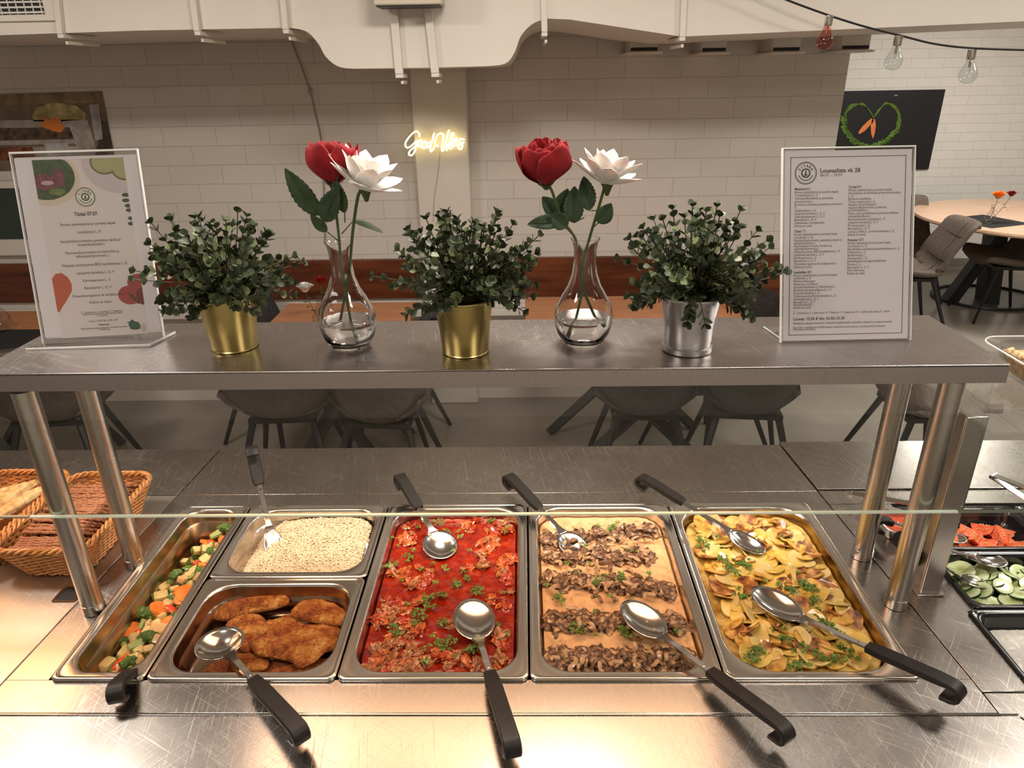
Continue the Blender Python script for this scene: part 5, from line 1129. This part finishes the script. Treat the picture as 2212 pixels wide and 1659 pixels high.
r1 = rose('red rose in the left vase, with big leaves reaching left', W1(718,352,.01), None, 2, 1.02, (.05,.10), [W1(722,420,.008), W1(733,520,.002), W1(740,600), W1(768,742)])
w1 = white_flower('white flower in front of the rose, in the left vase', W1(787,384,-.02), 4, 1.2, (.42,-.05), [W1(772,430,-.018), W1(762,500,-.006), W1(752,600), W1(734,700,.005)])
rleaf(r1, W1(690,465), W1(612,366,-.01), (-.2,-1,.3), .017, W1(700,482)); rleaf(r1, W1(700,478,-.005), W1(728,405,-.02), (0,-1,.1), .017, W1(700,482)); rleaf(r1, W1(706,500), W1(670,465,-.01), (-.2,-1,.3), .009, W1(733,522,.002))
rleaf(r1, W1(745,460,-.01), W1(722,385,-.012), (.3,-1,0), .010, W1(745,480)); rleaf(w1, W1(762,478), W1(828,497,-.01), (0,-.3,1), .008, W1(738,505,.002))
r2 = rose('dark red rose leaning left in the right vase', W1(1175,352,.0), None, 7, 1.06, (-.12,-.10), [W1(1192,412), W1(1212,470), W1(1245,520,.003), W1(1262,600), W1(1232,735)])
w2 = white_flower('white flower opening to the right in the right vase', W1(1313,374,.005), 9, 1.15, (.30,.10), [W1(1304,410,.004), W1(1290,460), W1(1272,520), W1(1254,600), W1(1292,700,.005)])
rleaf(r2, W1(1205,465,.01), W1(1172,425,.01), (0,-1,.3), .013, W1(1215,475)); rleaf(r2, W1(1200,470,.01), W1(1228,408,.012), (.1,-1,.1), .014, W1(1215,475)); rleaf(r2, W1(1210,480), W1(1140,482,-.01), (0,-.8,.6), .013, W1(1238,508)); rleaf(r2, W1(1225,490,-.01), W1(1192,462,-.012), (0,-1,.2), .014, W1(1238,508))
rleaf(w2, W1(1240,482), W1(1240,402,.006), (-.2,-1,.1), .016, W1(1262,470)); rleaf(w2, W1(1272,455), W1(1262,380,.01), (.1,-1,.1), .014, W1(1292,455)); rleaf(w2, W1(1292,482,-.005), W1(1322,440,-.005), (.2,-1,.1), .014, W1(1283,490))

# ================================================================== bread baskets
M_wick = nmat('wicker', [(.3,(.34,.13,.035)),(.6,(.56,.26,.085)),(.8,(.66,.36,.14))], 120, rough=.5, bump=.3, bdist=.001)
M_wick2 = nmat('wicker_dark', [(.3,(.20,.07,.02)),(.7,(.38,.16,.05))], 120, rough=.5, bump=.3, bdist=.001)
def basket(label, cx, cy, hx, hy, h, flare=.025, rz_=0):
    t = T('bread_basket', label, 'basket', (cx, cy, CZ+.0005), rz_)
    def loop(f, n=120, ins=0):
        ax, ay = hx-flare*(1-f)-ins, hy-flare*(1-f)-ins; r = .035; per = []
        base = rrect(-ax, ax, -ay, ay, r, 0, 8)
        # resample by length
        ds = [0]; m = len(base)
        for i in range(m): a, b_ = base[i], base[(i+1) % m]; ds.append(ds[-1]+math.hypot(a[0]-b_[0], a[1]-b_[1]))
        out = []
        for k in range(n):
            q = ds[-1]*k/n; i = max(j for j in range(m) if ds[j] <= q+1e-9); u = (q-ds[i])/max(1e-9, ds[i+1]-ds[i]); a, b_ = base[i], base[(i+1) % m]
            out.append(Vector((a[0]+(b_[0]-a[0])*u, a[1]+(b_[1]-a[1])*u, 0)))
        return out
    NS = 48; SUB = 4; wv = MB(); rows = int(h/.0052)
    for j in range(rows):
        f = j/(rows-1); l = loop(f, NS*SUB); z = .006+(h-.012)*f; pts = []
        for k, p in enumerate(l):
            nn = Vector((p.x/hx**2, p.y/hy**2, 0)).normalized(); pts.append(p+nn*.0024*math.cos(PI*(k/SUB+j))+Vector((0,0,z)))
        pts.append(pts[0]); wv.tube(pts, .0026, 5, caps=False)
    wv.build('woven_wall', M_wick, t, fix=False)
    sk = MB(); l0_, l1_ = loop(0, NS), loop(1, NS)
    for k in range(NS): sk.tube([l0_[k]+Vector((0,0,.002)), l1_[k]+Vector((0,0,h))], .0019, 5)
    sk.build('stakes', M_wick2, t, fix=False)
    br = MB(); l = loop(1.0, NS*4)
    for ph in (0, PI*2/3, PI*4/3):
        pts = []
        for k, p in enumerate(l):
            nn = Vector((p.x/hx**2, p.y/hy**2, 0)).normalized(); a = 2*PI*k/10+ph; pts.append(p+nn*.0045*math.cos(a)+Vector((0,0,h+.002+.0045*math.sin(a))))
        pts.append(pts[0]); br.tube(pts, .0034, 5, caps=False)
    br.build('braided_rim', M_wick, t, fix=False)
    bs = MB(); l = loop(0, 48, .002); bs.loft([[(p.x,p.y,.0012) for p in l],[(p.x,p.y,.005) for p in l]], True, True); bs.build('base', M_wick2, t)
    return t
BX, BY = -.985, .405
b1 = basket('wicker basket full of brown crispbread slices, beside the left posts', BX, BY, .096, .150, .078)
b2 = basket('wicker basket with pale bread rolls at the left photo edge', BX-.205, BY+.012, .096, .150, .078)
M_crisp = food('rye_crispbread', [(.3,(.13,.045,.020)),(.5,(.30,.125,.060)),(.7,(.42,.20,.11))], 140, .8, 1.0, 0, 0, .002)
cp = MB(); cw, ch_ = .062, .052
def cg(u, v):
    x = (u-.5)*2*cw; z = (v-.5)*2*ch_*.5; return (x, .0012*math.sin(u*30)*math.sin(v*14), z)
bm_ = MB().grid(cg, 24, 10); CR = bm_.build('crispbread', M_crisp, None, fix=False, solid=.0058, angle=60); COL.objects.unlink(CR)
nc = 34
for k in range(nc):
    y = BY-.118+.236*k/(nc-1); pos = 'front' if k < 9 else ('middle' if k < 18 else 'back')
    put(CR, 'brown crispbread slice standing in the '+pos+' of the right wicker basket', 'crispbread', 'crispbread slices, '+pos, (BX+er.uniform(-.004,.004), y, CZ+.062+er.uniform(-.003,.004)+.012*math.sin(PI*k/nc)), (R(52)+er.uniform(-.05,.05), er.uniform(-.03,.03), er.uniform(-.04,.04)))
M_roll = food('pale_bread_crust', [(.3,(.34,.19,.07)),(.5,(.58,.40,.19)),(.7,(.72,.57,.33))], 60, .8, .5, 0, .1)
for i, (dx, dy, rz_, lb) in enumerate(((-.035,.02,R(68),'left'),(.0,.035,R(58),'middle'),(.038,.02,R(62),'right'))):
    mb = MB(); mb.blob((0,0,0), (.082,.021,.016), i+300, .12, 3, 28, 14, flatb=.6)
    mb.v = [(v[0], v[1], v[2]*(1.0 if v[2] < .006 else .9)) for v in mb.v]
    o = mb.build('bread_roll', M_roll, None); o.location = (BX-.205+dx, BY+.012+dy, CZ+.068+.006*(i == 1)); o.rotation_euler = (er.uniform(-.2,.2), -.12, rz_)
    tag(o, 'long pale bread roll in the left wicker basket, '+lb+' of three', 'bread')

# ================================================================== salad side
M_cont = mat('black_container', (.010,.010,.012), .16, coat=.4)
def bcont(label, x0, x1, y0, y1, depth=.065):
    return pan(label, x0, x1, y0, y1, depth=depth, inner=M_cont, rim=.010, rc=.025, name='salad_container', m=M_cont, z=CZ+.001)
TO = (.850, 1.115, .350, .512); CU = (.838, 1.103, .172, .345); FE = (.822, 1.087, -.018, .168); RE = (1.120, 1.385, .350, .512)
bcont('black container of tomato wedges behind the cucumber', *TO); bcont('black container of sliced cucumber on the right', *CU); bcont('black container with white cottage cheese at lower right', *FE)
bcont('black container behind the right edge beside the tomatoes', *RE)
sc_ = MB()
M_tom = food('tomato_skin', [(.3,(.60,.035,.012)),(.7,(.74,.07,.02))], 30, .15, .05, .6, .2)
M_tomf = food('tomato_flesh', [(.3,(.72,.10,.04)),(.6,(.86,.24,.12)),(.8,(.90,.42,.25))], 55, .2, .3, .5, .3)
tm = MB(); 
def wedge():
    mb = MB(); n = 12; a_ = R(42); Rr = .024
    rim_ = []
    mb.mi = 0
    def skin(u, v):
        th = PI*v; ph = (u-.5)*2*a_; return (Rr*math.sin(th)*math.cos(ph), Rr*math.sin(th)*math.sin(ph), Rr*1.05*math.cos(th))
    mb.grid(skin, 8, 12)
    mb.mi = 1
    for sg in (-1, 1):
        def fl(u, v): th = PI*v; r = Rr*math.sin(th)*u; ph = sg*a_; return (r*math.cos(ph), r*math.sin(ph)-sg*.0012*math.sin(u*PI)*math.sin(th), Rr*1.05*math.cos(th))
        mb.grid(fl, 5, 12)
    mb.mi = 2
    for sg in (-1, 1):
        for k in range(4):
            ph = sg*(a_+.02); r = .010+.002*(k % 2); z = -.010+.0065*k; mb.blob((r*math.cos(ph), r*math.sin(ph), z), (.003,.0018,.0022), k, .1, 2, 6, 4)
    return mb
WED = proto(wedge(), 'tomato_wedge', [M_tom, M_tomf, mat('tomato_seed', (.80,.50,.18), .3)])
tw = [(2075,1142),(2098,1140),(2120,1138),(2145,1133),(2172,1140),(2110,1160),(2090,1168),(2130,1162),(2158,1160),(2182,1172),(2065,1160),(2070,1178),(2100,1180),(2135,1180),(2195,1175),(2050,1150),(2040,1165),(2030,1150),(2120,1150),(2150,1176)]
for i, (x, y) in enumerate(tw):
    q = P(x, y, 2, .878); q.x = min(max(q.x, TO[0]+.034), TO[1]-.034); q.y = min(max(q.y, TO[2]+.034), TO[3]-.034)
    front = y > 1160
    put(WED, 'red tomato wedge in the black container, '+('front' if front else 'back')+' of the heap', 'tomato', 'tomato wedges, '+('front' if front else 'back'), (q.x, q.y, .868+.008*(i % 3)), (er.uniform(-1.2,1.2), er.uniform(.6,2.2), er.uniform(0,6.3)), er.uniform(.85,1.05))
# more wedges continue beyond the photo edge inside the container are hidden
M_cus = food('cucumber_skin', [(.3,(.012,.045,.012)),(.7,(.035,.095,.025))], 60, .25, .2, .3)
M_cuf = mat('cucumber_flesh', (.62,.72,.38), .3, sss=.2, coat=.3); n_ = N(M_cuf); tc = n_.n('ShaderNodeTexCoord'); ln = n_.n('ShaderNodeVectorMath', _operation='LENGTH'); sp = n_.n('ShaderNodeVectorMath', _operation='MULTIPLY'); sp.inputs[1].default_value = (1,1,0)
n_.l(tc.outputs['Object'], sp.inputs[0]); n_.l(sp.outputs[0], ln.inputs[0]); k_ = n_.mth('ADD', n_.mth('MULTIPLY', ln.outputs['Value'], 40), n_.mth('MULTIPLY', n_.noise(tc.outputs['Object'], 260, 3), .25))
n_.col(n_.ramp(k_, [(.18,(.36,.44,.15)),(.45,(.52,.60,.26)),(.62,(.66,.74,.42)),(.98,(.72,.80,.50))]))
def cuc(rr, hh=.0025):
    mb = MB(); c = lambda f, z: [(rr*f*math.cos(2*PI*k/32), rr*f*.92*math.sin(2*PI*k/32), z) for k in range(32)]
    mb.mi = 1; mb.loft([c(.95,-hh),c(1,-hh*.8),c(1,hh*.8),c(.95,hh)]); mb.mi = 0; mb.loft([c(.01,hh*1.05),c(.5,hh*1.05),c(.95,hh)], True, False); mb.loft([c(.95,-hh),c(.01,-hh)], False, True); return mb
CUC = [proto(cuc(.024), 'cucumber_slice', [M_cuf, M_cus]), proto(cuc(.020,.002), 'cucumber_slice', [M_cuf, M_cus])]
cs = [(2030,1240,.5),(2065,1265,.5),(2075,1235,.2),(2110,1290,.15),(2140,1255,.3),(2165,1270,.2),(2095,1225,.3),(2060,1215,.2),(2120,1222,.3),(2180,1235,.6),(2200,1260,.5),(2195,1215,.4),(2150,1295,.1),(2185,1292,.3),(2205,1285,.3),(2040,1215,.3),(2130,1240,.5),(2100,1260,.4),(2150,1232,.4),(2172,1210,.4),(2085,1280,.4),(2050,1250,.3),(2205,1235,.4),(2120,1275,.5),(2090,1298,.2),(2030,1225,.4),(2105,1240,.3),(2160,1250,.6)]
for i, (x, y, tl) in enumerate(cs):
    q = P(x, y, 2, .880); q.x = min(max(q.x, CU[0]+.036), CU[1]-.036); q.y = min(max(q.y, CU[2]+.034), CU[3]-.034); a = er.uniform(0, 6.3); pos = 'front' if y > 1262 else ('middle' if y > 1232 else 'back')
    put(CUC[i % 2], 'round cucumber slice with dark green rim, '+pos+' of the black container', 'cucumber', 'cucumber slices, '+pos, (q.x, q.y, .866+.007*(i % 3)+.004*(i < 8)), (tl*math.cos(a)-.15, tl*math.sin(a), a), er.uniform(.9,1.12))
for i in range(22):
    x, y = er.uniform(.96,1.06), er.uniform(.21,.31); a = er.uniform(0,6.3); put(CUC[i % 2], 'round cucumber slice with dark green rim at the right side of the container', 'cucumber', 'cucumber slices, right side', (x, y, .862+.006*(i % 4)), (.4*math.cos(a), .4*math.sin(a), a), 1)
for i in range(16):
    x, y = er.uniform(.885,1.08), er.uniform(.385,.48); put(WED, 'red tomato wedge low in the black container', 'tomato', 'tomato wedges, bottom layer', (x, y, .853), (er.uniform(-1.2,1.2), er.uniform(.6,2.2), er.uniform(0,6.3)), .9)
surface('cottage_cheese', 'white cottage cheese filling the lower right black container', 'cottage cheese', FE, .876, food('white_curd', [(.3,(.66,.64,.60)),(.7,(.82,.80,.76))], 120, .4, .6, .2, .3), lambda x, y: .0016*nv(x*160,y*160)+.002*nv(x*30,y*30), ins=.022, r=.024)
# two salad spoons and tongs
spoon('steel serving spoon resting over the cucumber with its bowl at the right', P(2140,1208,2,.905), P(1958,1158,2,.985), grip=.80, br=(.034,.026), dp_=.010, tilt=.1)
spoon('dark slotted-looking spoon lying in the cucumber slices', P(2105,1255,2,.892), P(1985,1188,2,.975), grip=.80, br=(.028,.020), dp_=.008, tilt=.2)
spoon('steel spoon lying in the tomato wedges', P(2060,1160,2,.893), P(1905,1122,2,.955), grip=.85, br=(.030,.022), dp_=.009, tilt=.1)
def tongs(label, a, b_, red=False):
    a = Vector(a); b_ = Vector(b_); d = (b_-a); L = d.length; t = T('serving_tongs', label, 'serving utensil', a); d.normalize(); s = d.cross(Vector((0,0,1))).normalized(); n_v = s.cross(d)
    for sg in (-1, 1):
        mb = MB(); lp = []
        for i in range(11):
            f = i/10; c = d*(L*f)+n_v*(sg*(.003+.018*f)); w_ = .010-.002*f+(.004 if f > .85 else 0); th = .0012
            lp.append([c-s*w_-n_v*th, c+s*w_-n_v*th, c+s*w_+n_v*th, c-s*w_+n_v*th])
        mb.loft(lp, True, True); mb.build('arm', M_spoon, t)
    MB().tube([-s*.011, s*.011], .0048, 12).build('hinge_pin', M_spoon, t)
tongs('steel tongs lying across the rear of the salad counter, behind the posts', P(1838,1068,2,.925), P(2040,1118,2,.935))
tongs('steel tongs entering from the right edge above the tomatoes', P(2146,1028,2,.97), P(2290,1105,2,.955))
mt = T('metal_dish', 'small shallow steel dish on the salad counter behind the round posts', 'dish', P(1955,1150,2,CZ)+Vector((0,0,.001)))
MB().loft([rrect(-.05,.05,-.035,.035,.02,.0,5), rrect(-.055,.055,-.04,.04,.022,.026,5), rrect(-.058,.058,-.043,.043,.024,.027,5), rrect(-.053,.053,-.038,.038,.021,.026,5), rrect(-.048,.048,-.033,.033,.02,.003,5)], True, True).build('dish_body', M_spoon, mt, angle=40)
MB().loft([rrect(-.047,.047,-.032,.032,.02,.004,5), rrect(-.050,.050,-.035,.035,.02,.016,5)], True, True).build('red_relish', food('relish', [(.3,(.30,.03,.015)),(.7,(.55,.10,.04))], 150, .3, .8, .3), mt)
# glass dish of peanuts on the glass shelf
gd = T('glass_dish', 'clear glass dish of peeled peanuts at the right photo edge', 'dish', (1.03, .325, CZ+.393))
gl_ = [rrect(-.105,.105,-.080,.080,.03,.0,6), rrect(-.125,.125,-.100,.100,.035,.052,6), rrect(-.140,.140,-.115,.115,.04,.055,6), rrect(-.140,.140,-.115,.115,.04,.058,6), rrect(-.121,.121,-.096,.096,.033,.056,6), rrect(-.102,.102,-.077,.077,.028,.005,6)]
MB().loft(gl_, True, True).build('glass_body', M_acryl, gd, angle=40)
MB().tube([(p[0]*1.0, p[1]*1.0, .0565) for p in rrect(-.140,.140,-.115,.115,.04,0,6)]+[(.140,.075,.0565)], .0016, 6).build('glass_rim', M_acedge, gd)
M_nut = food('peanut', [(.3,(.60,.40,.19)),(.7,(.78,.58,.32))], 60, .5, .2, 0, .2)
NUT = []
for i in range(3):
    mb = MB(); mb.blob((-.004,0,0),(.0065,.005,.005),i,.08,2,10,7); mb.blob((.005,0,0),(.0065,.0048,.0048),i+5,.08,2,10,7); NUT.append(proto(mb, 'peanut', M_nut))
fill = MB(); fill.loft([rrect(-.10,.10,-.075,.075,.028,.006,6), rrect(-.112,.112,-.087,.087,.03,.038,6)], True, True); o = fill.build('peanut_heap', food('peanut_heap', [(.3,(.30,.15,.06)),(.6,(.56,.36,.16)),(.8,(.72,.52,.27))], 110, .6, 1.0, 0, 0, .004), None); o.location = gd.location; tag(o, 'mass of peanuts filling the clear glass dish', 'peanuts', None, 'stuff')
for i in range(150):
    x, y = er.uniform(-.108,.06), er.uniform(-.08,.08); put(NUT[i % 3], 'pale peeled peanut on top of the heap in the glass dish', 'peanut', 'peanuts in the glass dish', (1.03+x, .325+y, CZ+.393+.041+er.uniform(-.002,.006)), (er.uniform(-.5,.5), er.uniform(-.5,.5), er.uniform(0,6.3)), er.uniform(.9,1.15))

# ================================================================== tabletop things in the room
def mat_on(label, c, hx, hy, rz_):
    t = T('placemat', label, 'placemat', c, rz_); MB().box(-hx,hx,-hy,hy,0,.002).build('mat', mat('black_placemat', (.015,.015,.016), .8), t)
pr_ = P(2132,478,2,.7505)
mat_on('black placemat under the flower vase on the round table', (pr_.x, pr_.y, .7505), .20, .20, R(20))
def little(label, loc, s, flowers, lab2):
    small_vase(loc, s, label)
    for i, (dx, dz, kind, m, r_) in enumerate(flowers):
        c = Vector(loc)+Vector((dx, -.01*i, dz)); t = T(kind, lab2[i], 'flower', c)
        mb = MB(); rr = random.Random(i)
        for k in range(12):
            a = 2.4*k; f = k/11
            def fn(u, v): aa = a+(u-.5)*1.7; r = r_*(.25+.75*f)*(.3+.7*v)+.1*r_*v**3; return (r*math.cos(aa), r*math.sin(aa), -r_*.5+r_*1.25*v*(1-.35*f)-.15*r_*v**4)
            mb.grid(fn, 5, 4)
        mb.build('bloom', m, t, fix=False, angle=180)
        MB().tube(catmull([(0,0,-r_*.4),(-dx*.3,0,-dz*.4),(-dx*.8,0,-dz+.05*s)], 4), .0018, 5).build('stem', M_fst, t)
        lf_ = MB()
        for k in range(4):
            a = 1.7*k+i; b0 = Vector((-dx*.2,0,-dz*.25-.02*k)); dd = Vector((math.cos(a), math.sin(a)*.5, -.1))*.035
            sd = dd.cross(Vector((0,0,1))).normalized()*.011; lf_.add([b0, b0+dd*.5+sd, b0+dd, b0+dd*.5-sd], [(0,1,2,3)])
        lf_.build('leaf', M_rleaf, t, fix=False)
M_orange = mat('orange_petal', (.85,.22,.02), .7); M_dred = mat('dark_red_petal', (.22,.01,.008), .7)
vb = P(2136,482,2,.7530)
little('small glass vase with orange and dark red flowers on the round table', (vb.x, vb.y, .7526), .9, [(.02,.205,'orange_flower',M_orange,.050),(.105,.215,'dark_red_flower',M_dred,.036)], ['orange flower in the small vase on the round table','dark red flower right of the orange one on the round table'])
vt = P(712,700,2,.7530)
little('small glass vase on the table behind the left shelf vase', (-.965, 2.28, .7506), 1.0, [(.02,.225,'red_rose',M_petr,.032),(-.055,.195,'white_flower',M_petw,.040)], ['small red rose on the far table behind the left vase','small white flower on the far table behind the left vase'])
mq = P(20,735,2,.7505)
mat_on('black placemat on the left table behind the menu stand', (-2.42, 2.12, .7505), .22, .16, 0)
lv = P(2,715,2,.753)
small_vase((lv.x, lv.y, .7528), 1.3, 'small round glass vase on the left table at the photo edge')
